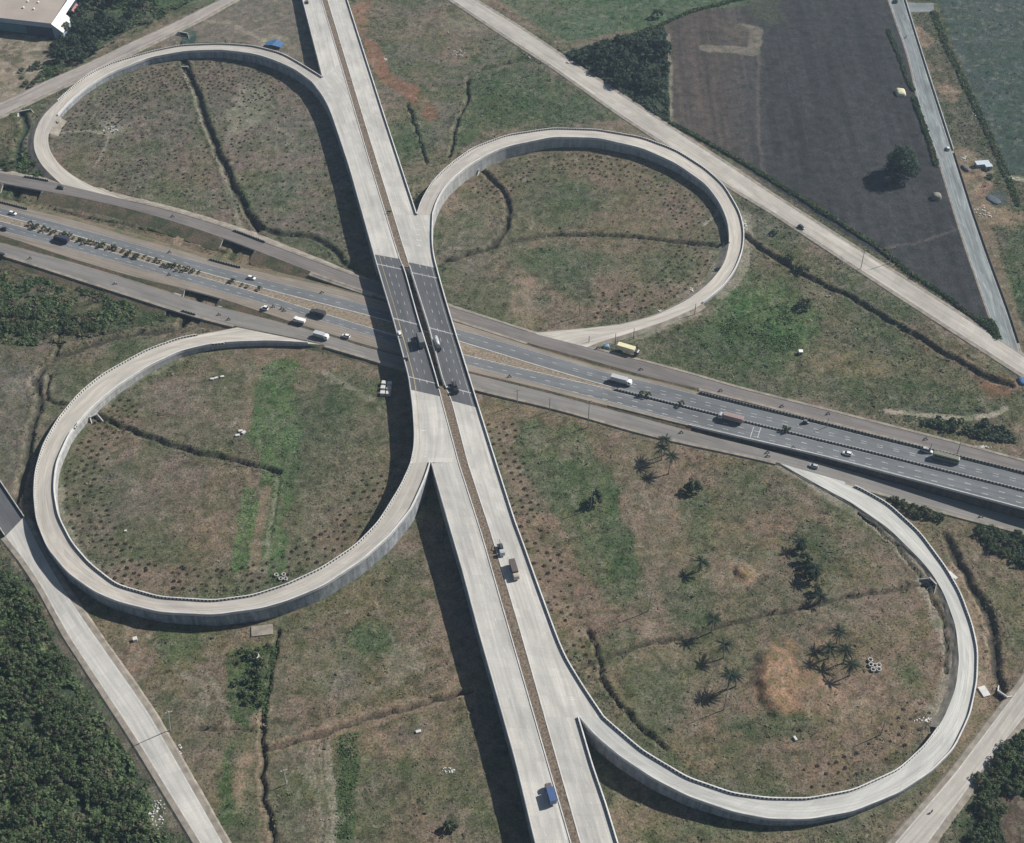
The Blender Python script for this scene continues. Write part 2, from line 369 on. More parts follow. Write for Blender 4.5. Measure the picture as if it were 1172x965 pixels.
MSo = [(-90,246),(0,268.5),(41,282),(82,296),(155,317.5),(214,331),(252,341),(300,357),(351,374),(433,399),(541,426),(612,443),(690,463),(744,476.5),(791,488.3),(850,502),(932,520.6),(1011,541),(1172,583.5),(1270,609.5)]
SSt = [(-90,256),(0,278),(82,300),(155,322),(209,340),(234,348),(290,361.5),(351,376.3),(437,401.5),(541,428.5),(612,446),(690,466.5),(744,481),(791,494),(850,508.5),(932,528),(1011,549.5),(1172,595),(1270,622)]
SSb = [(-90,268),(0,290),(41,303),(90,319),(150,338),(193,352),(233,364),(272,374),(320,383),(358,391),(413,407),(470,424),(545,445),(591,456),(630,465),(660,473),(698,484.5),(744.6,497.4),(799,509.5),(850,520),(893,530),(931,541),(965,551),(1012,565.6),(1080,586),(1172,609.5),(1270,637)]
zM = interp([(-100,2.6),(290,2.4),(430,1.9),(560,1.2),(690,.9),(790,1.1),(850,2.0),(1011,3.7),(1172,6.0),(1270,6.6)])
zN = interp([(-100,3.1),(300,2.9),(430,1.7),(560,1.1),(690,.9),(1270,.9)])
zS = interp([(-100,2.3),(300,2.1),(430,1.3),(560,.8),(690,.6),(1270,.4)])
XS = np.arange(-80, 1261, 4.0)
def hwline(pts, zf, off=0):
    pts = np.array(pts, float); y = np.interp(XS, pts[:, 0], pts[:, 1])
    k = 12; g = np.exp(-.5 * (np.arange(-k, k + 1) / 4.5) ** 2); g /= g.sum()
    e = np.r_[2 * y[0] - y[1:k + 1][::-1], y, 2 * y[-1] - y[-k - 1:-1][::-1]]; y = np.convolve(e, g, 'valid')
    return np.array([P(x, yy, zf(x) + off) for x, yy in zip(XS, y)])
LN = {k: hwline(v, z) for k, v, z in (('NSt', NSt, zN), ('NSb', NSb, zN), ('MNo', MNo, zM), ('MNa', MNa, zM), ('MDt', MDt, zM), ('MDb', MDb, zM), ('MSa', MSa, zM), ('MSo', MSo, zM), ('SSt', SSt, zS), ('SSb', SSb, zS))}
def xr(a, b): return (XS >= a) & (XS <= b)
def structure(name): 
    o = empty(name, kind='structure'); return o
hw = structure('highway')
mb = MB(); surf(mb, LN['MNo'], LN['MNa'], 2); surf(mb, LN['MSa'], LN['MSo'], 2); mb.build('shoulder', M['shoulder'], hw)
mb = MB(); surf(mb, LN['MNa'], LN['MDt'], 4); mb.build('carriageway', M['asph'], hw)
mb = MB(); surf(mb, LN['MDb'], LN['MSa'], 4); mb.build('carriageway', M['asph'], hw)
footprint(LN['MNo'], LN['MSo'])
mb = MB()
i0 = int(np.argmin(abs(XS - 655)))
A, B = LN['MNa'], LN['MDt']; C_, D_ = LN['MDb'], LN['MSa']
lines(mb, A[:i0], B[:i0], [3.9], (2.6, 4.6), .17); lines(mb, C_[:i0], D_[:i0], [3.7], (2.6, 4.6), .2)
lines(mb, A[i0:], B[i0:], [3.7, -4.0], (2.6, 4.6), .18); lines(mb, C_[i0:], D_[i0:], [3.3, 6.9], (2.6, 4.6), .22)
lines(mb, A, B, [.3, -.45], None, .13); lines(mb, C_, D_, [.3, -.5], None, .14)
# two transverse bars across the lower carriageway
for xx in (862.5, 871):
    p = P(xx, 489, zM(xx)); q = P(xx - 4, 501, zM(xx))
    d = (p - q); d /= np.linalg.norm(d); s = np.array([d[1], -d[0], 0]) * .13
    V = [p - s, p + s, q + s, q - s]; V = [(a[0], a[1], a[2] + .04) for a in V]; mb.add(V, [(0, 3, 2, 1)])
mb.build('lane_markings', M['line'], hw)
# median
mm = xr(-80, 700); s0, s1 = runs(mm)[0]
mb = MB(); surf(mb, LN['MDt'][s0:s1], LN['MDb'][s0:s1], 3, .10); mb.build('median_strip', M['soil_p'], hw)
mb = MB(); surf(mb, LN['MDt'][s1-1:], LN['MDb'][s1-1:], 1, .01); mb.build('median_strip', M['asph_s'], hw)
mb = MB()
for k, o in (('MDt', LN['MDb']), ('MDb', LN['MDt'])):
    out = outward(LN[k].copy(), o.copy()); sweep(mb, LN[k][s0:s1], out[s0:s1], [(-.28, 0), (-.28, .24), (0, .24), (0, -.05)])
mb.build('kerb', M['par_w'], hw)
# embankments with the underpass openings left open
GAPS = {'MSo': [(214, 248)], 'NSb': [(6, 44), (259, 288)], 'SSb': [(196, 231)], 'NSt': [], 'MNo': [], 'SSt': [(208, 246)]}
def embank(key, other, parent, xmin=-80, xmax=1260, k=2.3, mat='slope'):
    L = LN[key]; out = outward(L.copy(), LN[other].copy()); mk_ = xr(xmin, xmax)
    for a, b in GAPS.get(key, []): mk_ &= ~xr(a, b)
    mb = MB()
    for i, j in runs(mk_): slope(mb, L[i:j], out[i:j], k)
    mb.build('embankment', M[mat], parent, smooth=True)
    for a, b in GAPS.get(key, []):                       # opening: beam, abutments, sloping wing slabs
        ii = np.where(xr(a - 4, b + 4))[0]; i, j = ii[0], ii[-1]; Lo, Oo = L, LN[other]
        mb = MB(); sweep(mb, Lo[i:j + 1], out[i:j + 1], [(-.5, -.9), (.06, -.9), (.06, .02)], v0=0)
        for q in (i, j):
            far = Lo[q] - out[q] * 9; V = [Lo[q], far, (far[0], far[1], -1.2), (Lo[q][0], Lo[q][1], -1.2)]
            mb.add([(v[0], v[1], (v[2] - .03) if v[2] > 0 else v[2]) for v in V], [(0, 1, 2, 3)], [(0, 0), (9, 0), (9, 3), (0, 3)])
        n_ = j + 1 - i; inn = Lo[i:j + 1] - out[i:j + 1] * 9
        mb.add([(p[0], p[1], p[2] - .92) for p in Lo[i:j + 1]] + [(p[0], p[1], p[2] - .92) for p in inn], [(t, t + 1, n_ + t + 1, n_ + t) for t in range(n_ - 1)])
        mb.build('underpass', M['cc'], parent)
        mb = MB()
        for q, sg in ((i, -1), (j, 1)):
            t = Lo[min(q + 1, len(Lo) - 1)] - Lo[q - 1]; t[2] = 0; t /= np.linalg.norm(t); h = Lo[q][2] + .3
            p0 = Lo[q] + out[q] * .2 + np.array([0, 0, -.15]); e = Lo[q] + out[q] * h * 1.75; e[2] = -.2
            wv = t * sg
            V = [p0, p0 + wv * (3.0 if sg < 0 else 1.0), e + wv * (5.5 if sg < 0 else 2.2), e - wv * .6]
            V = [np.array(v) + np.array([0, 0, .14]) for v in V]; W_ = [v - np.array([0, 0, .9]) for v in V]
            mb.add(V + W_, [(0, 1, 2, 3), (3, 2, 1, 0), (0, 3, 7, 4), (1, 2, 6, 5), (2, 3, 7, 6)])
        mb.build('wing_wall', M['cc'], parent)
embank('MNo', 'MSo', hw, -80, 800, mat='slope'); embank('MSo', 'MNo', hw, -80, 792)
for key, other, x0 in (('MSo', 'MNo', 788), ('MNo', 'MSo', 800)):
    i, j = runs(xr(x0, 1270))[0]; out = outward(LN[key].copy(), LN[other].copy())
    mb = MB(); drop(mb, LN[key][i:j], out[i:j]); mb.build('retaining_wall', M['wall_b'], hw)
nsr = structure('service_road'); mb = MB(); surf(mb, LN['NSt'], LN['NSb'], 4); mb.build('carriageway', M['asph_s'], nsr); footprint(LN['NSt'], LN['NSb'])
embank('NSb', 'NSt', nsr); embank('NSt', 'NSb', nsr, mat='verge')
ssr = structure('service_road'); mb = MB(); surf(mb, LN['SSt'], LN['SSb'], 4); mb.build('carriageway', M['asph_sg'], ssr); footprint(LN['SSt'], LN['SSb'])
embank('SSb', 'SSt', ssr); embank('SSt', 'SSb', ssr, k=1.5)
# pale kerb along the outer edge of each service road
for key, other, par_, segs in (('NSt', 'NSb', nsr, [(146, 606), (680, 1270)]), ('SSb', 'SSt', ssr, [(-80, 268), (372, 890), (968, 1270)]), ('NSb', 'NSt', nsr, [(358, 606), (798, 1260)])):
    out = outward(LN[key].copy(), LN[other].copy()); mb = MB()
    for a, b in segs:
        i, j = runs(xr(a, b))[0]; sweep(mb, LN[key][i:j], out[i:j], [(-.2, 0), (-.2, .16), (1.25, .12), (1.6, -.5)])
    mb.build('verge', M['verge'], par_)

def wall_thing(name, label, cat, L, out, prof, mat, group=None):
    o = sweep(MB(), L, out, prof, closed=True).build(name, mat); return props(o, label, cat, group)
JER = [(-.45, 0), (-.36, .95), (-.12, .95), (0, 0)]
i, j = runs(xr(800, 1270))[0]
out = outward(LN['MNo'].copy(), LN['MSo'].copy())
wall_thing('crash_barrier', 'black and white striped crash barrier between the highway and the upper service road', 'crash barrier', LN['MNo'][i:j], out[i:j], [(-.45, 0), (-.38, 1.15), (-.1, 1.15), (0, -.2)], M['par_g'])
i, j = runs(xr(786, 1270))[0]; out = outward(LN['MSo'].copy(), LN['MNo'].copy())
wall_thing('crash_barrier', 'low pale concrete edge barrier above the dark retaining wall of the highway', 'crash barrier', LN['MSo'][i:j], out[i:j], [(-.4, 0), (-.34, .8), (-.05, .8), (.03, -.3)], M['par_w'])
i, j = runs(xr(702, 1270))[0]; mid = (LN['MDt'] + LN['MDb']) / 2; out = outward(LN['MDt'].copy(), LN['MDb'].copy())
wall_thing('median_barrier', 'dark striped barrier in the narrow highway median right of the flyover', 'crash barrier', mid[i:j], out[i:j], [(-.5, 0), (-.3, .85), (.1, .85), (.5, 0)], M['par_g'])
for a, b, key, other, lab in ((-80, 34, 'MNo', 'MSo', 'dark low parapet on the highway edge above the far left underpass'), (240, 278, 'MNo', 'MSo', 'dark striped parapet on the highway edge below the pale triangular wing wall'),
        (25, 56, 'NSt', 'NSb', 'short dark parapet on the upper service road beside the upper-left loop mouth'), (268, 304, 'NSt', 'NSb', 'short dark parapet on the upper service road above the drain end'), (206, 224, 'SSb', 'SSt', 'short dark parapet on the lower service road above its underpass')):
    i, j = runs(xr(a, b))[0]; out = outward(LN[key].copy(), LN[other].copy())
    wall_thing('parapet', lab, 'parapet', LN[key][i:j], out[i:j], [(-.45, 0), (-.42, 1.0), (-.05, 1.0), (.05, -.2)], M['par_g'])
i, j = runs(xr(695, 792))[0]; out = outward(LN['MSo'].copy(), LN['MNo'].copy())
wall_thing('barrier_footing', 'pale concrete strip between highway and lower service road before the retaining wall', 'concrete strip', LN['MSo'][i:j], out[i:j], [(-1.2, .03), (-1.1, .32), (.1, .32), (.3, -.4)], M['verge'])
i, j = runs(xr(356, 428))[0]; out = outward(LN['NSb'].copy(), LN['NSt'].copy())
wall_thing('concrete_apron', 'pale sloping concrete strip below the upper service road just left of the flyover', 'concrete strip', LN['NSb'][i:j], out[i:j], [(-.1, .03), (-.05, .2), (2.6, -.25), (3.0, -.9)], M['verge'])

# ------------------------------------------------------------------ flyover
ZF = interp([(-90,3.0),(0,4.4),(60,5.8),(130,7.2),(220,8.3),(300,9.0),(450,9.2),(600,9.0),(800,8.4),(965,7.8),(1060,7.4)])
zfly = lambda f, x, y: ZF(y)
fly = empty('flyover', P(500, 400, 0) * 0, label='long pale concrete flyover with two decks crossing over the highway', cat='flyover')
def seg(Lp, Rp, n, sm=6):
    return lift(dense(Lp, n, sm), zfly), lift(dense(Rp, n, sm), zfly)
LA = seg([(325.5,-75),(346,0),(369,89)], [(348.5,-75),(368.5,0),(391.8,77.5)], 80, 0)
LB = seg([(357,95),(366,106),(372,115),(379,130),(400,193),(430,300),(449,363.7),(458.7,399),(467.5,432),(472,465),(474,495),(473.8,513),(470,530)],
         [(391.8,77.5),(407.2,130),(419.5,172),(458.2,298),(463,308),(479,366),(491,404),(502,441),(505,454),(525.6,530)], 240, 7)
LC = seg([(493,529),(510,589),(528,650),(549,729),(564.6,783),(590,873),(612,965),(635,1050),(657,1130)], [(525.6,530),(552,612),(586,730),(654,965),(678.5,1050),(702,1130)], 240, 12)
RA = seg([(357,-60),(374.6,0),(414,130),(450,246)], [(380.5,-60),(397.5,0),(439,130),(477,246)], 160, 6)
RB = seg([(450,246),(465.5,296),(469.6,309),(490,373),(508,441),(516,456),(535,530),(562,612),(593,715),(623,821)],
         [(495.6,246),(494.5,272),(496,292),(506.5,331),(517.4,368),(532,415),(543,450.5),(568,530),(590,599),(597,617),(614.5,666.5),(637,728),(647,752),(665.5,783),(691,821)], 300, 8)
RC = seg([(623,821),(664,965),(688,1050),(711,1130)], [(662,821),(678,875.6),(694,922),(707,965),(735,1050),(760,1130)], 100, 6)
for nm, (L, Rr) in (('LA', LA), ('LB', LB), ('LC', LC), ('RA', RA), ('RB', RB), ('RC', RC)): footprint(L, Rr)
for (L, Rr), mt in ((LA, 'conc'), (LB, 'conc'), (LC, 'conc'), (RA, 'conc'), (RB, 'conc'), (RC, 'conc')):
    surf(MB(), L, Rr, 5).build('deck', M[mt], fly)
def py_of(L): return Q(L)[:, 1]
def rng_py(L, a, b): y = py_of(L); return (y >= a) & (y <= b)
wallmb, parmb = MB(), MB(); 
def edge(L, Rr, gap=None, mat='wall', par=True, name='parapet', parent=None, pmat='par', wmask=None):
    out = outward(L.copy(), Rr.copy()); msk = np.ones(len(L), bool)
    if gap: msk = ~rng_py(L, *gap)
    mb = MB()
    for i, j in runs(msk): drop(mb, L[i:j], out[i:j])
    if len(mb.v): mb.build('retaining_wall', M[mat], parent)
    if gap:
        i, j = runs(~msk)[0]; sweep(MB(), L[max(0,i-1):j+1], out[max(0,i-1):j+1], [(0, 0), (.05, -.02), (.05, -.5), (-.25, -.6), (-.6, -1.9)]).build('edge_beam', M['cc'], parent)
    if par: sweep(MB(), L, out, [(-.48, 0), (-.40, 1.0), (-.08, 1.0), (.10, .9), (.10, -.45), (.0, -.45)]).build('parapet', M[pmat], parent)
edge(*LA, parent=fly, mat='wall'); edge(*LB, gap=(303, 431), parent=fly); edge(*LC, parent=fly)
edge(RA[1], RA[0], parent=fly); edge(RB[1], RB[0], gap=(318, 452), parent=fly); edge(RC[1], RC[0], parent=fly)
# inner kerbs, and inner parapets beside the open slot
def innerk(L, Rr, a, b, prof, name, mat):
    out = outward(L.copy(), Rr.copy()); 
    for i, j in runs(rng_py(L, a, b)): sweep(MB(), L[i:j], out[i:j], prof).build(name, mat, fly)
for L, Rr in ((LA[1], LA[0]), (LB[1], LB[0]), (LC[1], LC[0]), (RA[0], RA[1]), (RB[0], RB[1]), (RC[0], RC[1])):
    innerk(L, Rr, -90, 303, [(-.4, 0), (-.38, .28), (0, .28), (0, -.1)], 'kerb', M['par_w'])
    innerk(L, Rr, 446, 1200, [(-.4, 0), (-.38, .28), (0, .28), (0, -.1)], 'kerb', M['par_w'])
    innerk(L, Rr, 304, 446, [(-.45, 0), (-.38, 1.0), (-.05, 1.0), (.05, .9), (.05, -1.9)], 'parapet', M['par_w'])
# median soil between decks
ML = np.r_[LA[1], LB[1][1:], LC[1][1:]]; MR = np.r_[RA[0], RB[0][1:], RC[0][1:]]
def resamp(L, n): 
    a = arc(L); t = np.linspace(0, a[-1], n); return np.stack([np.interp(t, a, L[:, k]) for k in range(3)], 1)
def byy(L, ys): yy = py_of(L); return np.array([[np.interp(v, yy, L[:, k]) for k in range(3)] for v in ys])
for a, b in ((-58, 307), (442, 1125)):
    ys = np.arange(a, b, 4.0); mb = MB(); surf(mb, byy(ML, ys), byy(MR, ys), 4, .12); mb.build('median_strip', M['soil'], fly)
for a in (307, 442):   # end walls of the median fill
    p, q = byy(ML, [a])[0], byy(MR, [a])[0]; mb = MB()
    mb.add([p + (0, 0, .3), q + (0, 0, .3), (q[0], q[1], -.5), (p[0], p[1], -.5)], [(0, 1, 2, 3)], [(0, 0), (4, 0), (4, 8), (0, 8)]); mb.build('end_wall', M['wall'], fly)
# underside, abutments and piers at the crossing
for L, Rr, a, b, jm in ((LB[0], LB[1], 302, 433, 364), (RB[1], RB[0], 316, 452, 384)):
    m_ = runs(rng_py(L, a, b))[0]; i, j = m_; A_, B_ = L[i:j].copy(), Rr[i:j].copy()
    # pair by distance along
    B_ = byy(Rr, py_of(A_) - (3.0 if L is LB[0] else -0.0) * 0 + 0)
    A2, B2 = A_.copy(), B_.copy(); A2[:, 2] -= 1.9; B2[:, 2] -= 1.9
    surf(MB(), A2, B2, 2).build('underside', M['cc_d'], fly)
    for q in (0, -1):
        mb = MB(); p_, r_ = A_[q], B_[q]; mb.add([(p_[0], p_[1], p_[2] - .03), (r_[0], r_[1], r_[2] - .03), (r_[0], r_[1], -.6), (p_[0], p_[1], -.6)], [(0, 1, 2, 3)], [(0, 0), (13, 0), (13, 8), (0, 8)]); mb.build('abutment', M['wall'], fly)
    k = int(np.argmin(abs(py_of(A_) - jm))); mb = MB(); c = (A_[k] + B_[k]) / 2; d = B_[k] - A_[k]; ang = math.atan2(d[1], d[0]); W = np.linalg.norm(d[:2])
    mb.box((c[0], c[1], c[2] - 2.45), (W - 1, 1.8, 1.1), ang)
    for t in (-.35, 0, .35): mb.cyl((c[0] + d[0] * t, c[1] + d[1] * t, (c[2] - 3) / 2 - .3), .65, c[2] - 2.4, n=16)
    mb.build('pier', M['cc'], fly)
# asphalt on the bridge, joints and markings
def quadstrip(L, Rr, la, lb, ra, rb, n=40):
    l = byy(L, np.linspace(la, lb, n)); r = byy(Rr, np.linspace(ra, rb, n)); return l, r
def inset(l, r, a, b):
    d = r - l; d /= np.linalg.norm(d, axis=1)[:, None]; return l + d * a, r - d * b
S1 = inset(*quadstrip(LB[0], LB[1], 291, 446, 296.5, 454), .5, .45); S2 = inset(*quadstrip(RB[1], RB[0], 307, 467, 300, 458.7), .5, .45)
for S in (S1, S2): surf(MB(), S[0], S[1], 4, .02).build('bridge_surfacing', M['asph_b'], fly)
mb = MB(); lines(mb, *S1, [5.0, 8.6], (2.6, 4.6), .17, .05); lines(mb, *S2, [5.2, 8.8], (2.6, 4.6), .17, .05); lines(mb, *S2, [2.2], None, .14, .05)
lines(mb, *LA, [-4.4, -8], (2.6, 4.6), .16, .03); lines(mb, *LC, [4.3, 8], (2.6, 4.6), .16, .03); lines(mb, *RA, [4.3, 8], (2.6, 4.6), .16, .03); lines(mb, *RC, [4.3, 8], (2.6, 4.6), .16, .03)
for (cx, cy, dx, dy, n_) in ((487, 523, -.3, -7.5, 5), (477.6, 257, .6, 6, 5), (373, 93, 1.6, 5, 4), (660, 813, -2.5, -6, 4)):   # gore bars
    for k in range(n_):
        x, y = cx + dx * k, cy + dy * k; hw_ = 1.4 + .5 * k; p = P(x - hw_, y - .4, ZF(y)); q = P(x + hw_, y + .4, ZF(y)); s = np.array([0, .28, 0])
        mb.add([(v[0], v[1], v[2] + .04) for v in (p - s, q - s, q + s, p + s)], [(0, 1, 2, 3)])
mb.build('lane_markings', M['line'], fly)
mb = MB(); lines(mb, *S1, [2.4], None, .2, .05); lines(mb, LB[0][150:], LB[1][150:], [2.4], None, .16, .06); mb.build('edge_line', M['line_y'], fly)
for D, a, b in ((LB, 302, 309), (LB, 364, 372.3), (LB, 431, 439.6), ((RB[1], RB[0]), 319, 312), ((RB[1], RB[0]), 383.5, 375), ((RB[1], RB[0]), 451, 442)):
    p, q = byy(D[0], [a])[0], byy(D[1], [b])[0]; d = q - p; nn = np.array([-d[1], d[0], 0]); nn /= np.linalg.norm(nn); u_ = d / np.linalg.norm(d); p = p + u_ * .5; q = q - u_ * .45
    V = [p - nn * .28, q - nn * .28, q + nn * .28, p + nn * .28]; V = [(v[0], v[1], v[2] + .06) for v in V]; MB().add(V, [(0, 1, 2, 3)]).build('expansion_joint', M['joint'], fly)

# ------------------------------------------------------------------ loop ramps
LOOPS = {}
def loop(tag_, label, outer, inner, ztab, mat='conc2', pin=(0, 1), pout=(0, 1), wmat='wall', n=300, sm=7, wl=None):
    zf_ = interp(ztab); z = lambda f, x, y: zf_(f)
    O = lift(dense(outer, n, sm), z); I = lift(dense(inner, n, sm), z); O[:, 2] += .012; I[:, 2] += .012
    root = empty('loop_ramp', (0, 0, 0), label=label, cat='loop ramp'); surf(MB(), O, I, 5).build('road_surface', M[mat], root)
    oo, io = outward(O.copy(), I.copy()), outward(I.copy(), O.copy())
    for L, ou, pr, wm in ((O, oo, pout, wmat), (I, io, pin, wl or wmat)):
        a, b = int(pr[0] * n), int(pr[1] * n)
        mb = MB(); drop(mb, L[a:b], ou[a:b]); mb.build('retaining_wall', M[wm], root)
        sweep(MB(), L[a:b], ou[a:b], [(-.48, 0), (-.40, 1.0), (-.08, 1.0), (.10, .9), (.10, -.5), (.0, -.5)], closed=True).build('parapet', M['par'], root)
        mb = MB()
        if b < n - 12: slope(mb, L[b - 1:], ou[b - 1:], 1.5)
        if a > 1: slope(mb, L[:a], ou[:a], 1.5)
        if len(mb.v): mb.build('verge', M['verge'], root, smooth=True)
    footprint(O, I); LOOPS[tag_] = (O, I, oo, io, root); return root
loop('UL', 'pale concrete loop ramp curving round the upper-left field to the flyover',
     [(369,89),(345,74),(323,61.5),(290,53),(253,50.5),(206.5,52.5),(171,60),(130,72),(102,84.6),(76.5,106),(56,125),(46,136),(39.6,151),(37.5,166),(41,178),(48,190),(61,203),(70,210.7)],
     [(357,95),(338,80.5),(310.5,68.5),(290,62.5),(253,58),(212,59.4),(171,67),(123,86),(95.6,103.5),(76.5,121),(63,136.4),(55.5,153),(53,164),(54.6,175),(64,190),(82,202),(102,211.5),(120,220),(143,228.5)],
     [(0,6.45),(.25,4.9),(.5,3.3),(.75,2.9),(1,3.02)], pout=(0, .74), pin=(0, .68))
loop('UR', 'pale concrete loop ramp curving round the upper-right field off the flyover',
     [(477,246),(478.5,240),(482,230),(495.6,207),(516,188),(540.6,170),(580,155.4),(632,147.5),(683.6,149),(735.4,158),(774,172.5),(808,194),(829,213),(847,243.5),(852,265),(850.5,287),(841,311),(826,330.6),(800,351),(761,368),(722.5,381),(686,391.5),(672,397.5)],
     [(495.6,246),(498,236),(502,227),(509,215),(520,204),(536.5,190.5),(560,177),(580,169),(632,158),(683.6,159),(735.4,171),(774,188.5),(808,212.4),(823.5,233),(833,255.5),(835,279),(829,302),(813,323),(787,343.6),(748,362),(709.5,372),(671,376),(636,379),(609,381.5)],
     [(0,8.55),(.2,6.8),(.45,4.6),(.6,3.0),(.8,1.4),(1,1.0)], pout=(0, .8), pin=(0, .62), wl='wall_l')
loop('LL', 'pale concrete loop ramp curving round the lower-left field to the lower service road',
     [(493,529),(487,548),(471,583.6),(445.4,615),(414,643),(368,673),(329,689),(300,697.5),(244.6,705),(183.5,702),(135,690),(109,679),(77.7,657),(54,628),(41.5,597),(38.5,567),(40,541),(49,510),(67,479),(90.7,450.7),(116,430),(137,418),(168,401),(207,387),(238,381.7),(272,374.8)],
     [(470,530),(468.8,534.4),(458,557.7),(432.5,599),(406.6,625),(367.7,651),(329,669),(290,682),(244.6,688),(183.5,684),(134.5,670),(103.6,646),(83,622),(67,590.6),(62,559.5),(65,531),(80,497),(103.6,469),(129.5,446.5),(168,421),(207,402.6),(241,394.8),(272,392),(310,391),(340,392.5),(368,394.5)],
     [(0,9.1),(.15,8.0),(.3,6.9),(.6,5.0),(.8,3.4),(1,2.12)], pout=(0, .95), pin=(0, .985), wl='wall_l')
loop('LR', 'pale concrete loop ramp curving round the lower-right field of palms',
     [(662,821),(671,832),(683.6,845.5),(709.5,867),(748,892.5),(787,912.5),(839,930.5),(880,938.5),(924,939),(975.6,930),(1027.4,909),(1066,883.5),(1092,857),(1110,819),(1118,781),(1119,745),(1113,717),(1099.4,679.6),(1083,651),(1053,610.5),(1017,577.5),(986,560),(965,551)],
     [(691,821),(694,824),(735.4,859.5),(787,890.5),(839,908.5),(880,914),(924,914.5),(975.6,905),(1027.4,881.5),(1058.5,853),(1080,823),(1094,788),(1098,755),(1094,716.5),(1080,678),(1066.6,656),(1053,640),(1017,604.5),(975.6,576),(939,556.5),(911,541),(893,530.3)],
     [(0,8.34),(.12,7.0),(.27,4.3),(.4,2.8),(.55,1.9),(.75,1.0),(1,.55)], mat='conc3', pout=(0, .985), pin=(0, .52))

# ------------------------------------------------------------------ other roads at ground level
def ground_road(name, up, low, mat, z=.35, n=160, sm=10, vw=1.6, ratio=None):
    zf_ = lambda f, x, y: z
    U = lift(dense(up, n, sm), zf_); Lo = lift(dense(low, n, sm), zf_); root = structure(name)
    surf(MB(), U, Lo, 4).build('carriageway', M[mat], root); mb = MB()
    for a, b in ((U, Lo), (Lo, U)):
        ou = outward(a.copy(), b.copy()); sweep(mb, a, ou, [(0, -.02), (vw, -.06), (vw + .9, -.75)])
    mb.build('verge', M['verge'], root); footprint(U, Lo)
    mb = MB(); lines(mb, U, Lo, [.3, -.45], None, .16, .02); mb.build('edge_lines', M['line'], root); return U, Lo, root
TR = ground_road('road', [(497,-30),(544,1),(590,29),(645,66),(730,122),(766.5,146),(839,193),(880,221),(911,241),(1027.4,315),(1110,368),(1172,409),(1250,461)],
     [(470,-30),(518,0),(590,48),(632,75),(709.5,130),(766.5,167),(839,215),(882,240.5),(1027.4,336),(1172,429),(1250,480)], 'conc_old', vw=2.2)
CR = ground_road('road', [(1009,-25),(1018,2),(1040,65),(1053,124),(1074,181),(1095,250),(1105,281.5),(1131,356.6),(1142,388)], [(1027,-25),(1035,2.6),(1058.5,78),(1087,166),(1112,245),(1131,299.6),(1152,356.6),(1167,403)], 'conc_grey', z=.32, vw=.8)
ground_road('lane', [(1036,3),(1052,4),(1069,4)], [(1039,13),(1054,13),(1069,13)], 'conc_grey', z=.3, n=10, sm=0, vw=.4)
TL = ground_road('road', [(-80,148),(0,119),(20.5,109.5),(48,95.5),(87,79),(123,62.5),(160,44.5),(184.6,34),(225.6,13.7),(253,0),(300,-24)], [(-80,160),(0,133),(11,127.5),(50.5,108),(82,94),(116,76.5),(160,55.5),(198,37),(232,20.5),(268,0),(315,-25)], 'conc_tl', z=.8, vw=1.2)
BL = ground_road('road', [(27,592),(47,631),(70,671),(101,717),(171,817),(255,965),(310,1060)], [(6,614),(27,640),(48,672),(76.5,725),(153,841),(229,965),(285,1060)], 'conc', z=.6, vw=2.0)
surf(MB(), lift(dense([(-18,524),(5,556),(27,592)], 20), lambda f, x, y: .6), lift(dense([(-40,545),(-14,580),(6,614)], 20), lambda f, x, y: .6), 3).build('bridge_surfacing', M['asph_b'], BL[2])
for a, b, lab in (((-18,524), (28,592.5), 'dark concrete parapet along the right side of the small road bridge at the left edge'), ((-40,545), (6,614), 'concrete parapet along the left side of the small road bridge at the left edge')):
    L = lift(dense([a, ((a[0]+b[0])/2, (a[1]+b[1])/2), b], 12), lambda f, x, y: .6); out = outward(L.copy(), L.copy() - np.array([30.0, 0, 0]))
    wall_thing('parapet', lab, 'parapet', L, out, [(-.2, 0), (-.2, 1.1), (.2, 1.1), (.2, -.6)], M['cc'])
BR = ground_road('road', [(1230,698),(1172,781),(1144,817),(1092,886),(1027.4,961),(960,1040)], [(1235,738),(1172,821),(1131,871),(1095,920),(1062,965),(1005,1042)], 'conc_old', z=.5, vw=1.8)
i = runs(np.ones(len(CR[1]), bool))[0]
ou = outward(CR[1].copy(), CR[0].copy()); ii = slice(8, 70)
wall_thing('boundary_wall', 'low white wall along the right side of the grey road', 'wall', CR[1][8:74], ou[8:74], [(.9, -.5), (.9, 1.0), (1.2, 1.0), (1.2, -.5)], M['par_w'])
wall_thing('boundary_wall', 'low dark brown wall along the lower right side of the grey road', 'wall', CR[1][74:-4], ou[74:-4], [(.9, -.5), (.9, .8), (1.25, .8), (1.25, -.5)], plain('brown wall', (.11, .085, .075)))

# ------------------------------------------------------------------ the ground: one sheet out to the horizon
GS = 0.92
gx = np.arange(-350, 350.1, GS); gy = np.arange(212, 886, GS)
ext = np.cumsum(GS * 1.35 ** np.arange(1, 30)); ext = ext[ext < 9000]
NX0 = len(ext); X1 = np.r_[gx[0] - ext[::-1], gx, gx[-1] + ext]; Y1 = np.r_[gy[0] - ext[::-1], gy, gy[-1] + ext]
GX, GY = np.meshgrid(X1, Y1); gxf, gyf = GX.ravel(), GY.ravel()
inner = (gxf > -352) & (gxf < 352) & (gyf > 210) & (gyf < 888)
ix, iy = gxf[inner], gyf[inner]
WX = ix + (fbm(ix, iy, 9, 3, 5) - .5) * 9; WY = iy + (fbm(ix, iy, 9, 3, 9) - .5) * 9
C_dry = np.array([.146, .125, .095]); C_olive = np.array([.102, .104, .068]); C_green = np.array([.066, .092, .048]); C_bright = np.array([.070, .128, .050])
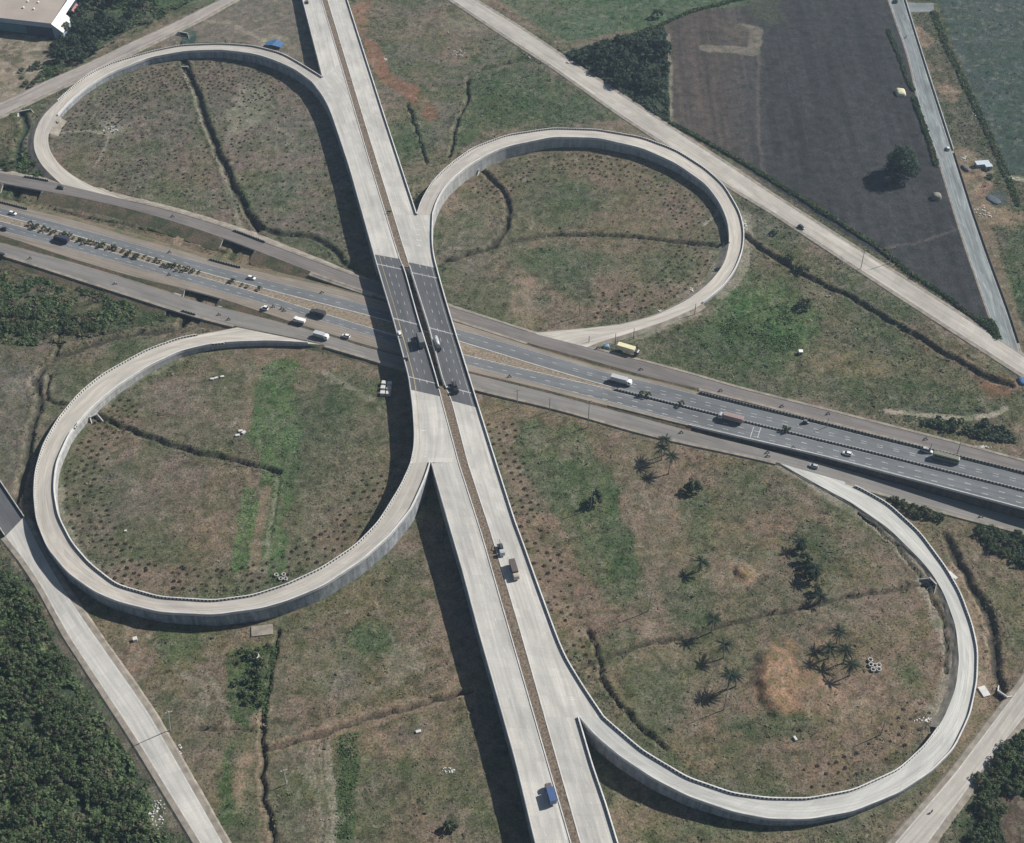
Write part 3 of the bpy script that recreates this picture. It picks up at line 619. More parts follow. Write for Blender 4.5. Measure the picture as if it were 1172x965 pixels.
C_dark = np.array([.040, .055, .036]); C_red = np.array([.185, .098, .068]); C_orange = np.array([.275, .178, .115]); C_mauve = np.array([.143, .126, .110])
C_plough = np.array([.038, .038, .043]); C_pale = np.array([.285, .26, .22]); C_dk2 = np.array([.048, .068, .062]); C_brown = np.array([.158, .122, .092]); C_mud = np.array([.055, .05, .042])
n1 = fbm(ix, iy, 38, 4, 1); n2 = fbm(ix, iy, 7, 4, 2); n3 = fbm(ix, iy, 2.6, 3, 3)
t = np.clip((n1 * .7 + n2 * .3 - .42) / .16, 0, 1)[:, None]
col = C_dry * (1 - t) + C_olive * t
# greyer towards the upper left, warmer towards the lower right
veg = np.clip(.35 + .5 * t[:, 0], 0, 1)
def W2(pts): return np.array([P(x, y)[:2] for x, y in pts])
def inpoly(poly, x, y):
    r = np.zeros(len(x), bool); n = len(poly)
    for i in range(n):
        x1, y1 = poly[i]; x2, y2 = poly[(i + 1) % n]
        if y1 == y2: continue
        c = ((y1 > y) != (y2 > y)) & (x < (x2 - x1) * (y - y1) / (y2 - y1) + x1); r ^= c
    return r
def paint(a, c, al, v=None):
    global col, veg
    a = np.clip(a * al, 0, 1); col = col * (1 - a[:, None]) + c * a[:, None]
    if v is not None: veg = veg * (1 - a) + v * a
ragged = np.clip((n3 * .5 + n2 * .5 - .36) / .16, 0, 1)
def poly(pts, c, al=.8, v=None, warp=1.0):
    p = W2(pts); x = ix * (1 - warp) + WX * warp; y = iy * (1 - warp) + WY * warp
    s = (x > p[:, 0].min()) & (x < p[:, 0].max()) & (y > p[:, 1].min()) & (y < p[:, 1].max()); a = np.zeros(len(ix)); a[s] = inpoly(p, x[s], y[s])
    paint(a * (1 if al > .84 else .6 + .4 * ragged), c, al, v); return a > .5
def blob(px, py, rx, ry, c, al=.7, v=None, ang=0, soft=.5):
    o = P(px, py)[:2]; m = 634 / (py + 1146); sd = (482.5 - py) / FPX; k = 1 / math.sin(PITCH - math.atan(sd))
    dx, dy = (WX - o[0]) / m, (WY - o[1]) / (m * k); ca, sa = math.cos(ang), math.sin(ang); dy = -dy
    u, v_ = (dx * ca + dy * sa) / rx, (-dx * sa + dy * ca) / ry; d = np.sqrt(u * u + v_ * v_) + (n2 - .5) * .7
    paint(np.clip((1 + soft / 2 - d) / soft, 0, 1) * (.6 + .4 * ragged), c, min(1, al * 1.2), v)
def seg_dist(pts, x, y, reach):
    p = W2(pts); best = np.full(len(x), 1e9)
    for (x1, y1), (x2, y2) in zip(p[:-1], p[1:]):
        s = (x > min(x1, x2) - reach) & (x < max(x1, x2) + reach) & (y > min(y1, y2) - reach) & (y < max(y1, y2) + reach)
        if not s.any(): continue
        xx, yy = x[s], y[s]; L2 = (x2 - x1) ** 2 + (y2 - y1) ** 2 + 1e-9; t = np.clip(((xx - x1) * (x2 - x1) + (yy - y1) * (y2 - y1)) / L2, 0, 1)
        best[s] = np.minimum(best[s], np.hypot(xx - x1 - t * (x2 - x1), yy - y1 - t * (y2 - y1)))
    return best
def path(pts, wd, c, al=.7, v=0, warp=.3):
    x = ix * (1 - warp) + WX * warp; y = iy * (1 - warp) + WY * warp
    d = seg_dist([tuple(q) for q in dense(pts, 40, 0)], x, y, wd * 2 + 4); paint(np.clip((wd - d) / .8 + .5, 0, 1), c, al, v)
# --- fields at the top right
fld = poly([(762,22),(800,9),(860,4),(880,-30),(1005,-30),(1019,8),(1042,74),(1057,132),(1076,190),(1096,255),(1108,290),(1134,372),(1100,352),(1030,306),(960,264),(900,225),(850,192),(790,150),(768,140),(765,80)], C_plough, 1, .02, .12)
fd = W2([(870, 20), (905, 200)]); fdv = fd[1] - fd[0]; fdv /= np.linalg.norm(fdv); fu = ix * fdv[1] - iy * fdv[0]; fv = ix * fdv[0] + iy * fdv[1]
fur = fbm(fu, fv * .02, 1.6, 3, 21); f2 = fbm(fu, fv * .06, 9, 3, 22)
brown_side = np.clip((880 - Q(np.c_[ix, iy, 0 * ix])[:, 0]) / 60, 0, 1)
fm_ = fld.astype(float)[:, None]
col = col * (1 - fm_) + fm_ * (col * (.5 + .55 * fur + .6 * f2)[:, None] * (1 - brown_side[:, None] * .0) + brown_side[:, None] * np.array([.034, .022, .014]) * (.4 + 1.2 * fur[:, None]))
path([(868,40),(868,145),(872,190),(884,215)], 1.0, C_mauve, .35); path([(1010,285),(1060,275),(1095,262)], .8, C_mauve, .35)
path([(808,55),(842,57),(862,60),(866,34),(848,31)], 4.2, C_mauve * 1.1, .9, .05); blob(876, 10, 18, 16, np.array([.072,.082,.058]), .6, .8); blob(842, 38, 16, 12, np.array([.09,.075,.065]), .7, .05)
poly([(545,-20),(850,-20),(858,6),(800,12),(760,28),(650,47),(600,22),(560,-5)], np.array([.080,.115,.070]), .9, .5, .2)
fr = fbm(ix * .35, iy * .02, 1.6, 2, 31)
poly([(560,-20),(640,-20),(645,45),(600,20)], C_olive * .95, .5, .4, .3)
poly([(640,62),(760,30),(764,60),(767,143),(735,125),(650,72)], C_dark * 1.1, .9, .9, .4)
path([(764,40),(767,90),(767,140)], 1.3, C_pale, .5)
poly([(1062,-30),(1230,-30),(1230,215),(1150,195),(1132,165),(1110,105),(1088,45)], C_dk2, .95, .3, .3)
poly([(1036,-30),(1062,-30),(1088,45),(1110,105),(1132,165),(1150,195),(1230,220),(1230,440),(1172,400),(1140,300),(1090,170),(1055,60)], C_olive * .8, .8, .8, .5)
poly([(1145,235),(1230,240),(1230,420),(1175,400),(1155,330)], C_green * .95, .7, .6, .6)
for b in ((1057, 42, 8, 14), (1085, 105, 14, 12), (1112, 190, 22, 22), (1108, 205, 14, 22), (1135, 235, 18, 20), (1150, 250, 22, 12), (1128, 245, 14, 16)): blob(*b, np.array([.235,.165,.125]), .6, .1)
path([(1108,215),(1125,255),(1150,330),(1168,385)], 3.2, C_brown, .8, .1)
blob(1142, 228, 14, 10, C_dk2, .8, .3); path([(1152,203),(1172,205)], 2.2, C_pale, .8)
# --- strips beside the diagonal road
blob(728, 133, 26, 6, C_brown, .6, .1, .5); path([(560,-5),(640,52),(700,95),(770,140)], 2.5, C_brown, .55, .2)
# --- between flyover and the top right road
poly([(540,88),(590,75),(640,90),(720,138),(640,138),(560,150),(520,175),(528,120)], C_green * 1.05, .8, .7)
poly([(400,-20),(520,-20),(580,40),(600,66),(530,92),(515,150),(470,200),(440,120)], np.array([.118,.112,.082]), .75, .5)
poly([(415,42),(434,50),(446,84),(482,102),(504,134),(490,138),(464,112),(434,90),(419,66)], C_red * .95, .85, .0, .35)
blob(410, 22, 12, 30, C_red * 1.2, .45, .1, .25); blob(470, 160, 28, 22, C_green, .6, .7); blob(575, 128, 30, 14, C_green * .9, .6, .8); blob(500, 40, 50, 22, C_dry, .5, .3); blob(540,25,30,14,C_pale*.7,.35,.1)
blob(478, 130, 8, 50, C_green, .5, .6, .2)
# --- top left
poly([(-80,36),(60,42),(58,72),(50,96),(0,118),(-80,145)], np.array([.225,.185,.155]), .9, .05)
for k in range(26): blob(random.uniform(0, 55), random.uniform(45, 105), random.uniform(3, 7), random.uniform(2, 4), random.choice([C_mud * 1.6, C_olive, C_pale * 1.05, C_mud * 2]), .7, .2)
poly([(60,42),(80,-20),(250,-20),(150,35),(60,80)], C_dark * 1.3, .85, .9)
poly([(110,-20),(260,-20),(240,5),(130,22)], C_green * 1.3, .7, .6)
poly([(145,45),(225,8),(245,-10),(180,20)], C_olive * .9, .7, .6)
poly([(150,60),(280,-20),(340,-20),(365,85),(290,50),(205,48)], C_mauve, .92, .15)
path([(235,24),(270,30),(300,45),(325,52)], 1.8, C_pale * .85, .6); blob(310, 48, 18, 8, C_pale * .9, .6, .05)
poly([(206,30),(224,36),(226,50),(208,52)], np.array([.06,.085,.07]), .9, .0, .1)
# --- upper-left loop field: cool grey-brown with dark planting pits
poly([(70,135),(100,105),(160,75),(215,66),(300,72),(350,100),(385,150),(405,220),(425,310),(380,300),(300,270),(220,250),(140,222),(80,200),(60,175)], np.array([.128,.112,.090]), .85, .4)
blob(128, 148, 18, 12, C_pale * .75, .55, .1); blob(285, 125, 22, 32, C_pale * .7, .6, .1, .3); blob(330, 170, 40, 60, np.array([.13,.117,.10]), .5, .3)
blob(300, 220, 45, 25, C_green * 1.1, .45, .6); blob(200, 225, 60, 16, C_green * 1.15, .5, .7, .25); blob(110, 185, 40, 22, C_olive, .5, .6); blob(360, 285, 50, 14, C_green, .7, .7, .3)
path([(62,185),(76,204),(100,217),(130,226)], 2.8, C_red * .9, .7, .0); path([(60,152),(100,150),(126,155),(108,192)], .8, C_pale * .8, .8)
path([(212,82),(240,160),(270,240),(276,262)], 1.1, C_pale * .8, .6)
blob(20, 170, 26, 30, C_olive * .85, .7, .8); blob(22, 195, 30, 12, C_dark * 1.3, .8, .9)
blob(30, 155, 5, 20, np.array([.13,.13,.125]), .8, .0)
# --- valley between upper service road and highway
poly([(20,215),(80,224),(160,243),(255,275),(300,292),(355,313),(352,320),(280,305),(200,283),(100,253),(40,238)], C_brown * .92, .8, .4)
blob(110, 240, 60, 8, C_olive * .9, .6, .7, .24); path([(205,272),(212,262),(200,282)], 2.6, C_brown * 1.5, .9, .0)
# --- left scrub and stream land
poly([(-80,286),(0,304),(100,330),(190,358),(195,372),(120,385),(70,392),(0,388),(-80,380)], np.array([.066,.072,.044]), .8, .9)
poly([(-80,385),(60,392),(45,430),(30,520),(5,560),(-80,520)], C_mauve * .82, .8, .3); blob(25, 380, 50, 16, C_green * .9, .7, .9); blob(100, 345, 50, 14, C_brown * .8, .5, .4, .25); blob(150, 362, 40, 12, C_green * .8, .7, .9)
poly([(60,400),(110,390),(195,376),(160,398),(105,430),(75,470),(55,470)], C_olive * .92, .7, .7)
blob(30, 440, 26, 14, C_mauve * 1.3, .5, .1)
# --- lower-left loop field
poly([(110,470),(180,430),(300,398),(440,412),(465,440),(468,510),(430,590),(350,650),(250,680),(150,665),(90,620),(68,540)], np.array([.128,.108,.078]), .8, .35)
poly([(290,415),(338,412),(345,520),(330,600),(322,655),(300,672),(296,560),(300,520),(278,500)], C_bright * .95, .78, .6, .9); poly([(278,557),(294,562),(291,652),(262,655)], C_bright, .8, .7, .4)
poly([(340,420),(430,430),(445,500),(425,560),(370,620),(330,640),(335,540)], C_green * 1.12, .38, .6); blob(372, 470, 34, 42, C_green * .8, .6, .5); blob(350, 545, 26, 26, C_green * .75, .5, .5)
path([(305,560),(298,600),(290,650)], 2.4, C_brown, .85, .05, .1); path([(318,545),(310,600),(303,655)], .9, C_pale * .7, .6, .0, .1); path([(300,410),(285,450),(280,490)], 2.6, C_brown, .7, .1)
blob(200, 450, 55, 22, C_mauve * .95, .5, .2); blob(170, 560, 70, 45, C_mauve * .85, .45, .25); blob(330, 405, 50, 10, C_brown * .9, .7, .1, .08); path([(372,425),(405,445),(425,458)], 1.6, C_pale * .75, .6)
path([(66,520),(64,560),(75,600),(95,640),(118,664)], 2.0, C_pale * .8, .55, .0, .6); path([(105,477),(130,452),(170,428),(215,408)], 1.6, C_pale * .8, .5, .0, .6)
blob(240, 610, 22, 40, C_brown, .5, .2); blob(385, 615, 25, 40, C_brown * .9, .5, .3, .5); blob(306, 662, 12, 9, C_green, .9, .5)
# --- bottom centre
poly([(100,700),(250,712),(370,690),(440,640),(490,590),(540,740),(570,850),(600,1000),(280,1000),(200,860),(110,740)], np.array([.130,.108,.075]), .75, .45)
poly([(258,745),(318,735),(305,820),(290,850),(262,820)], C_bright * .75, .8, .8, .3); blob(205, 735, 34, 22, C_green * 1.1, .6, .6); blob(160, 738, 18, 30, C_brown * 1.1, .7, .1, -.3)
poly([(385,840),(415,835),(408,900),(402,1000),(380,1000),(388,900)], C_green * 1.1, .7, .7, .4); blob(460, 755, 22, 26, C_pale * .7, .5, .1); blob(505, 690, 16, 60, C_brown * 1.1, .6, .2, -.2); blob(545, 780, 30, 30, C_brown * 1.1, .6, .2)
blob(420, 730, 22, 22, C_green * 1.15, .6, .7); blob(350, 760, 40, 30, C_brown, .45, .3); blob(395, 780, 20, 30, C_mauve, .4, .2); blob(460, 850, 50, 18, C_brown * 1.15, .5, .2, -.1); blob(470, 842, 22, 10, C_mauve * .7, .6, .2)
blob(330, 920, 26, 40, C_olive, .6, .5); path([(295,819),(296,870),(295,909),(303,965),(306,1010)], 2.6, C_brown * 1.1, .9, .0, .2)
for o in (0, 5): path([(370+o,845),(374+o,885),(380+o,930),(375+o,1000)], .6, C_pale * .8, .7, .0, .2)
for o in (0, 6, 14): path([(352+o,850),(350+o,880),(357+o,905),(368+o,935),(366+o,1000)], .45, C_pale * .85, .6, .0, .3)
for q in ([(330,860),(345,885),(362,900)], [(355,880),(340,905),(345,925)], [(372,700),(392,745),(386,790)], [(430,690),(450,740),(440,800)], [(215,755),(240,775),(250,800),(240,830)], [(232,760),(250,790),(262,835)], [(640,480),(655,530),(668,590),(672,640)], [(760,560),(764,620),(758,680)], [(772,540),(776,600),(770,690)], [(560,470),(600,500),(640,520)], [(880,560),(920,570),(980,600)], [(100,150),(120,100),(160,85)], [(320,110),(330,180),(350,250)], [(312,110),(318,180),(335,250)], [(600,300),(606,340),(612,378)], [(612,290),(618,340),(620,376)], [(920,290),(980,330),(1060,385)], [(850,350),(900,400),(930,430)], [(240,60),(300,30),(330,10)]): path(q, .4, C_pale * .72, .55, .0, .4)
for o in (0, 7): path([(205+o,770),(225+o,785),(232+o,800),(224+o,822)], .6, C_pale * .75, .7, .0, .2)
poly([(232,830),(292,840),(300,1000),(262,1000)], C_olive, .6, .6); blob(262, 900, 8, 50, C_bright * .8, .6, .7, -.1); blob(278, 890, 5, 40, C_brown * 1.2, .7, .1)
path([(290,862),(365,842),(470,808),(536,788)], 3.4, C_brown * 1.2, .9, .1, .5)
# --- bottom-left wood floor
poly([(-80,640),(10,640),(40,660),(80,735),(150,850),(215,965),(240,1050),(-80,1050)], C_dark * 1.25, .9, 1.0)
path([(50,690),(100,770),(150,850),(210,950)], 3.4, np.array([.10,.088,.072]), .9, .2, .8); blob(30, 690, 16, 12, C_mud * 1.5, .7, .3); blob(165, 930, 24, 24, np.array([.17,.155,.13]), .6, .2)
blob(118, 790, 8, 40, C_green * 1.3, .7, .5, -.55)
# --- lower-right: beside the flyover and inside the palm loop
poly([(548,455),(700,490),(890,535),(975,585),(1070,665),(1092,740),(1080,810),(1030,870),(930,905),(840,900),(740,850),(680,775),(640,720),(600,610),(570,520)], np.array([.135,.108,.074]), .8, .45)
poly([(585,478),(670,490),(700,560),(735,640),(720,700),(680,680),(640,600),(600,540)], C_green * 1.12, .65, .7); blob(700, 575, 12, 28, C_bright * .75, .6, .7); blob(712, 640, 16, 50, C_green, .5, .6, -.3)
poly([(700,495),(760,505),(800,560),(790,640),(760,720),(735,640),(705,560)], C_brown * 1.02, .7, .2); poly([(548,455),(590,480),(612,600),(668,730),(655,740),(600,640),(572,540)], C_brown * 1.0, .7, .2)
blob(800, 600, 22, 45, C_green * 1.05, .55, .6); blob(860, 560, 60, 26, C_olive, .5, .6); blob(640, 660, 20, 35, C_brown * .85, .6, .2, -.3); blob(750, 740, 30, 30, C_brown * 1.1, .6, .2)
blob(845, 655, 26, 18, C_brown * 1.3, .7, .1); blob(852, 660, 12, 12, C_orange * .95, .75, .05); blob(818, 655, 12, 20, C_brown, .5, .1)
poly([(880,733),(902,724),(920,742),(912,765),(940,772),(972,790),(966,812),(930,824),(890,820),(868,802),(862,778),(873,756)], C_orange * .72, .83, .05, .5); blob(885, 788, 20, 24, C_orange * .98, .85, .03, soft=.3); blob(930, 800, 30, 16, C_orange * .8, .6, .05); blob(960, 800, 50, 26, C_brown * 1.25, .6, .2); blob(895, 735, 14, 8, C_olive, .6, .5)
blob(880, 830, 60, 16, C_green * .85, .7, .7); blob(930, 625, 34, 26, C_green * .85, .6, .8); blob(790, 690, 30, 30, C_green, .5, .6); blob(700, 740, 26, 20, C_green, .6, .5, -.5); blob(755, 800, 40, 40, C_olive, .5, .5)
blob(1010, 800, 50, 40, C_brown * 1.05, .45, .3); blob(900, 880, 90, 12, C_brown * .9, .6, .3, .1); blob(1000, 700, 60, 40, C_dry, .5, .4); blob(955, 575, 30, 14, C_olive, .5, .5); blob(1040, 770, 22, 18, C_green * 1.1, .5, .6)
path([(893,533),(935,560),(975,583),(1015,612),(1050,650),(1066,690),(1082,730),(1086,780),(1072,820)], 2.2, C_pale * .75, .8, .0, .7)
path([(652,476),(640,520),(652,560),(676,610),(690,650)], .5, C_pale * .6, .5, .1, .2)
for o in (0, 6): path([(650+o,600),(665+o,640),(682+o,670),(690+o,695)], .45, C_brown * .55, .7, .1, .1)
# --- right of the palm loop
poly([(1000,560),(1080,590),(1230,630),(1230,690),(1172,775),(1140,815),(1122,800),(1118,740),(1098,660),(1050,600)], np.array([.135,.108,.074]), .7, .5)
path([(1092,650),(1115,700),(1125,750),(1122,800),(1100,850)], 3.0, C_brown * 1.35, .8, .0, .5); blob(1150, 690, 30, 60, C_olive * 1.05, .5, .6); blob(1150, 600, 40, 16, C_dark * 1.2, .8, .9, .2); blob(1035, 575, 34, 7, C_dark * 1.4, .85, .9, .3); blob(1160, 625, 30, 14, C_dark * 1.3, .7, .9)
poly([(700,920),(850,950),(960,950),(1060,905),(1085,890),(1030,960),(1000,1020),(720,1020)], np.array([.125,.112,.07]), .7, .6); blob(720, 945, 30, 26, C_brown * 1.2, .6, .1); blob(820, 950, 60, 12, C_green * 1.1, .5, .6)
path([(1125,815),(1090,870),(1030,945)], 3.2, C_brown, .6, .1, .6)
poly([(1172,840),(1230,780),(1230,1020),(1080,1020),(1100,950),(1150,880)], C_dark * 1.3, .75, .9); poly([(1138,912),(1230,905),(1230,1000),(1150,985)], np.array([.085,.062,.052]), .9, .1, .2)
# --- right: inside the angle of highway and diagonal road
poly([(850,250),(960,310),(1100,395),(1165,440),(1165,500),(1000,475),(850,440),(740,410),(820,350),(852,300)], np.array([.098,.098,.062]), .85, .7)
blob(875, 365, 60, 42, C_bright * .95, .75, .7); blob(845, 400, 70, 22, C_green, .6, .8, .2); blob(960, 420, 55, 32, np.array([.135,.122,.072]), .7, .4); blob(1040, 455, 100, 22, C_green * .85, .65, .8, .15); blob(1145, 440, 24, 14, C_red * .8, .7, .1); blob(870, 262, 22, 16, C_mauve, .6, .2)
blob(960, 330, 60, 20, C_olive, .6, .7, .6); blob(1080, 400, 60, 14, np.array([.10,.082,.062]), .6, .5, .6); path([(1015,471),(1050,475),(1100,479),(1135,476),(1150,468)], 1.6, C_pale * .9, 1, .0, .1); blob(1080, 470, 60, 5, C_dark * 1.6, .6, .8, .05)
path([(852,245),(856,270),(853,300),(843,322),(825,340)], 2.6, C_pale * .8, .7, .0, .5); path([(800,360),(740,383),(690,398)], 1.2, C_pale * .8, .6, .0, .5); path([(820,230),(825,300),(800,325),(770,345)], 1.4, C_pale * .7, .5, .0, .6)
# --- upper-right loop field
poly([(500,225),(540,195),(600,172),(690,166),(760,185),(815,225),(826,280),(810,315),(760,350),(690,368),(610,378),(540,352),(510,320)], np.array([.132,.113,.082]), .85, .4)
blob(660, 232, 46, 26, C_green * .95, .6, .6); blob(612, 268, 26, 16, C_brown, .5, .2); blob(600, 345, 16, 46, C_brown * 1.35, .6, .1); blob(640, 300, 60, 20, C_green * 1.05, .5, .6); blob(660, 325, 24, 24, C_green * .9, .5, .6); blob(700, 250, 30, 8, C_brown * .8, .6, .1); blob(760, 310, 40, 20, C_olive, .5, .5)
blob(530, 290, 26, 26, C_mauve * .95, .5, .2); blob(545, 240, 20, 24, C_olive * 1.2, .5, .4); path([(830,228),(818,248),(806,258)], .9, C_pale, .8, .0, .3)
col = np.nan_to_num(col)
m1 = np.clip((fbm(ix, iy, 5.5, 4, 70) - .5) / .12, -1, 1); m2 = np.clip((fbm(ix, iy, 14, 4, 75) - .5) / .10, -1, 1); wv_ = np.clip(veg * 2, .25, 1)
gmask = (~fld).astype(float) * (ix > -1e9)
m3 = np.clip((fbm(ix, iy, 30, 4, 77) - .5) / .09, -1, 1)
tint = np.stack([-.10 * m2 - .09 * m1 - .13 * m3, -.04 * m2 - .06 * m1 - .05 * m3, -.13 * m2 - .11 * m1 - .07 * m3], 1) * (wv_ * gmask)[:, None]
col = col * (1 + tint)
spk = np.clip((fbm(ix, iy, 2.2, 2, 80) - .62) / .08, 0, 1) * gmask * wv_; col = col * (1 - .38 * spk[:, None])
pal = np.clip((fbm(ix, iy, 3.1, 3, 85) - .63) / .06, 0, 1) * gmask * (1 - .4 * wv_); col = col * (1 - .3 * pal[:, None]) + C_pale * .3 * pal[:, None]
hz_ = (n3 - .5) * .22 + (n2 - .5) * .5
# drains and streams: (points, half width, depth, bed colour)
DITCH = [([(207,50),(210,64),(214,82),(222,98),(235,140),(250,175),(268,215),(285,245),(297,262)], 1.9, 2.3, C_mud * .8),
 ([(290,249),(297,260),(320,268),(355,270),(378,282),(390,298),(405,307)], 1.7, 1.7, C_mud * .9), ([(297,262),(283,272),(270,286),(250,312),(238,332),(222,352),(207,374)], 2.0, 1.0, C_green * .7),
 ([(546,190),(562,205),(577.6,220),(582,241),(577.6,263),(559,284),(533.5,292),(505,300)], 1.7, 1.9, C_mud), ([(510,298),(545,288),(580,277.6),(632,268.5),(683.6,268.5),(735,272),(803,280),(836,283)], 1.3, 1.6, C_mud * 1.2),
 ([(851,268),(872,285),(911,310),(975.6,341),(1027,372),(1079,403),(1131,431.7),(1157,441)], 1.6, 1.9, C_mud), ([(98,472),(111,477),(155,495),(207,513),(259,526),(300,533.6),(321,541)], 1.3, 1.5, C_mud * 1.1), ([(321,541),(316,575),(312,610)], .7, .5, C_green),
 ([(213,366),(207,374),(190,379),(153,381.7),(103.6,394.7),(65,410),(46.6,423),(39,440),(39,430),(46.6,458.5),(36,489.6),(31,528),(21,565),(14,590)], 1.8, 1.8, C_mud), ([(70,375),(69,390),(60,412)], 1.2, 1.2, C_mud), ([(57,430),(52,458),(78,463.7)], 1.0, 1.2, C_mud),
 ([(466,119),(476.5,150),(488,186.5)], .9, 1.2, C_mud * 1.1), ([(612,64),(590,70),(549,80),(533.5,90.7),(536,111),(523,137),(515,179)], 1.2, 1.4, C_mud * 1.1),
 ([(300,858),(365,842),(406,826),(471,808),(539,790)], 1.0, 1.6, C_mud), ([(318,722),(316,735),(308,780),(301.7,829),(300,875),(302,917),(310.7,938),(312,975)], 1.0, 1.3, C_mud), ([(215,834),(250,835),(288,836)], .7, 1.0, C_mud), ([(366,846),(369,858)], .6, .8, C_mud),
 ([(663,763),(683.6,756),(725,742),(777,730.5),(808,720),(850,709),(872,706.7),(950,687),(1040,672),(1062,668)], 1.0, 1.3, C_mud), ([(673,720),(683.6,746),(689,777),(709.5,808),(740.6,837),(761,857.5)], 1.0, 1.2, C_mud * 1.1),
 ([(983,589),(1017,615),(1040,640.6),(1053,661),(1064,679.5),(1079,708),(1082,730),(1083,770)], .8, 1.0, C_mud), ([(1083,612),(1097,643),(1115.5,677),(1131,703),(1136,730),(1139,767),(1147,792)], 1.8, 1.9, C_mud),
 ([(60,240),(98,248.7),(160,261),(202,270)], .8, .8, C_mud * 1.2), ([(211,273.7),(245,285),(262,290)], .8, .8, C_mud * 1.3), ([(310,297),(330,305),(357,317)], .8, .7, C_mud * 1.2),
 ([(24,130),(30,145),(20,165),(20,185),(30,200),(24,212),(14,232),(4,252)], 2.2, 1.8, C_dark)]
dd_all = np.full(len(ix), 99.0)
wx2 = ix + (fbm(ix, iy, 5, 3, 41) - .5) * 3.0; wy2 = iy + (fbm(ix, iy, 5, 3, 43) - .5) * 3.0
for pts, hw_, dp, c in DITCH:
    if hw_ < 1.4: dp = dp * 1.3
    d = seg_dist([tuple(q) for q in dense(pts, 50, 3)], wx2, wy2, hw_ * 3 + 4); dd_all = np.minimum(dd_all, d - hw_)
    hz_ -= dp * np.clip((hw_ * 1.25 - d) / (hw_ * .75), 0, 1); hz_ += .35 * np.clip(1 - abs(d - hw_ * 1.9) / (hw_ * .7), 0, 1)
    paint(np.clip((hw_ * .8 - d) / .6 + .3, 0, 1), c, .95, 0);  # dark beds: wet mud, with the shade in the drain painted in
    paint(np.clip(1 - abs(d - hw_ * 1.9) / hw_, 0, 1) * (n2 > .46), C_green * .9 if c is not C_mud else C_brown, .5, .9)
# low earth mounds
for px, py, rx, ry, h in ((888, 780, 24, 34, 2.8), (850, 655, 12, 14, 1.8), (925, 785, 30, 24, 1.0), (1120, 200, 10, 16, .8)):
    o = P(px, py)[:2]; m = 634 / (py + 1146); d = np.hypot((WX - o[0]) / (rx * m), (WY - o[1]) / (ry * m * 1.4)); hz_ += h * np.clip((1.1 - d) / .5, 0, 1)
road = np.zeros(len(ix), bool)
for fp in ROADMASK:
    s = (ix > fp[:, 0].min() - 2) & (ix < fp[:, 0].max() + 2) & (iy > fp[:, 1].min() - 2) & (iy < fp[:, 1].max() + 2); sub = np.where(s)[0]; road[sub] |= inpoly(fp, ix[sub], iy[sub])
rg = np.zeros(len(gxf), bool); rg[inner] = road; rg2 = rg.reshape(GX.shape); near = rg2.copy()
for k in range(3): near = near | np.roll(near, 1, 0) | np.roll(near, -1, 0) | np.roll(near, 1, 1) | np.roll(near, -1, 1)
nr = near.ravel()[inner]
hz_ = np.where(nr & (dd_all > 0), np.minimum(hz_, -.05) * .4, hz_)
hz_ = np.where(road, np.minimum(hz_, -.25), hz_)
Z = np.zeros(len(gxf)); Z[inner] = hz_
COL = np.zeros((len(gxf), 3)); tt = np.clip((fbm(gxf, gyf, 300, 3, 60) - .4) / .2, 0, 1)[:, None]; COL[:] = C_olive * tt + C_dry * (1 - tt); COL[inner] = col * (.82 + .36 * n3)[:, None] * (.88 + .24 * n2)[:, None]
H_, W_ = GX.shape; idx = np.arange(H_ * W_).reshape(H_, W_); F = np.stack([idx[:-1, :-1], idx[:-1, 1:], idx[1:, 1:], idx[1:, :-1]], -1).reshape(-1, 4)
g = mesh_np('ground', np.c_[gxf, gyf, Z], F, M['ground'], col=COL, smooth=True); props(g, kind='structure')
Zg = Z.reshape(H_, W_)
def gz(x, y):
    i = int(np.clip(np.searchsorted(Y1, y) - 1, 0, H_ - 2)); j = int(np.clip(np.searchsorted(X1, x) - 1, 0, W_ - 2)); return float(Zg[i:i + 2, j:j + 2].mean())
def G(px, py, dz=0): p = P(px, py); return np.array([p[0], p[1], gz(p[0], p[1]) + dz])
RD = near.copy()
def blocked(x, y):
    i = np.clip(np.searchsorted(Y1, y) - 1, 0, H_ - 1); j = np.clip(np.searchsorted(X1, x) - 1, 0, W_ - 1); return RD[i, j]

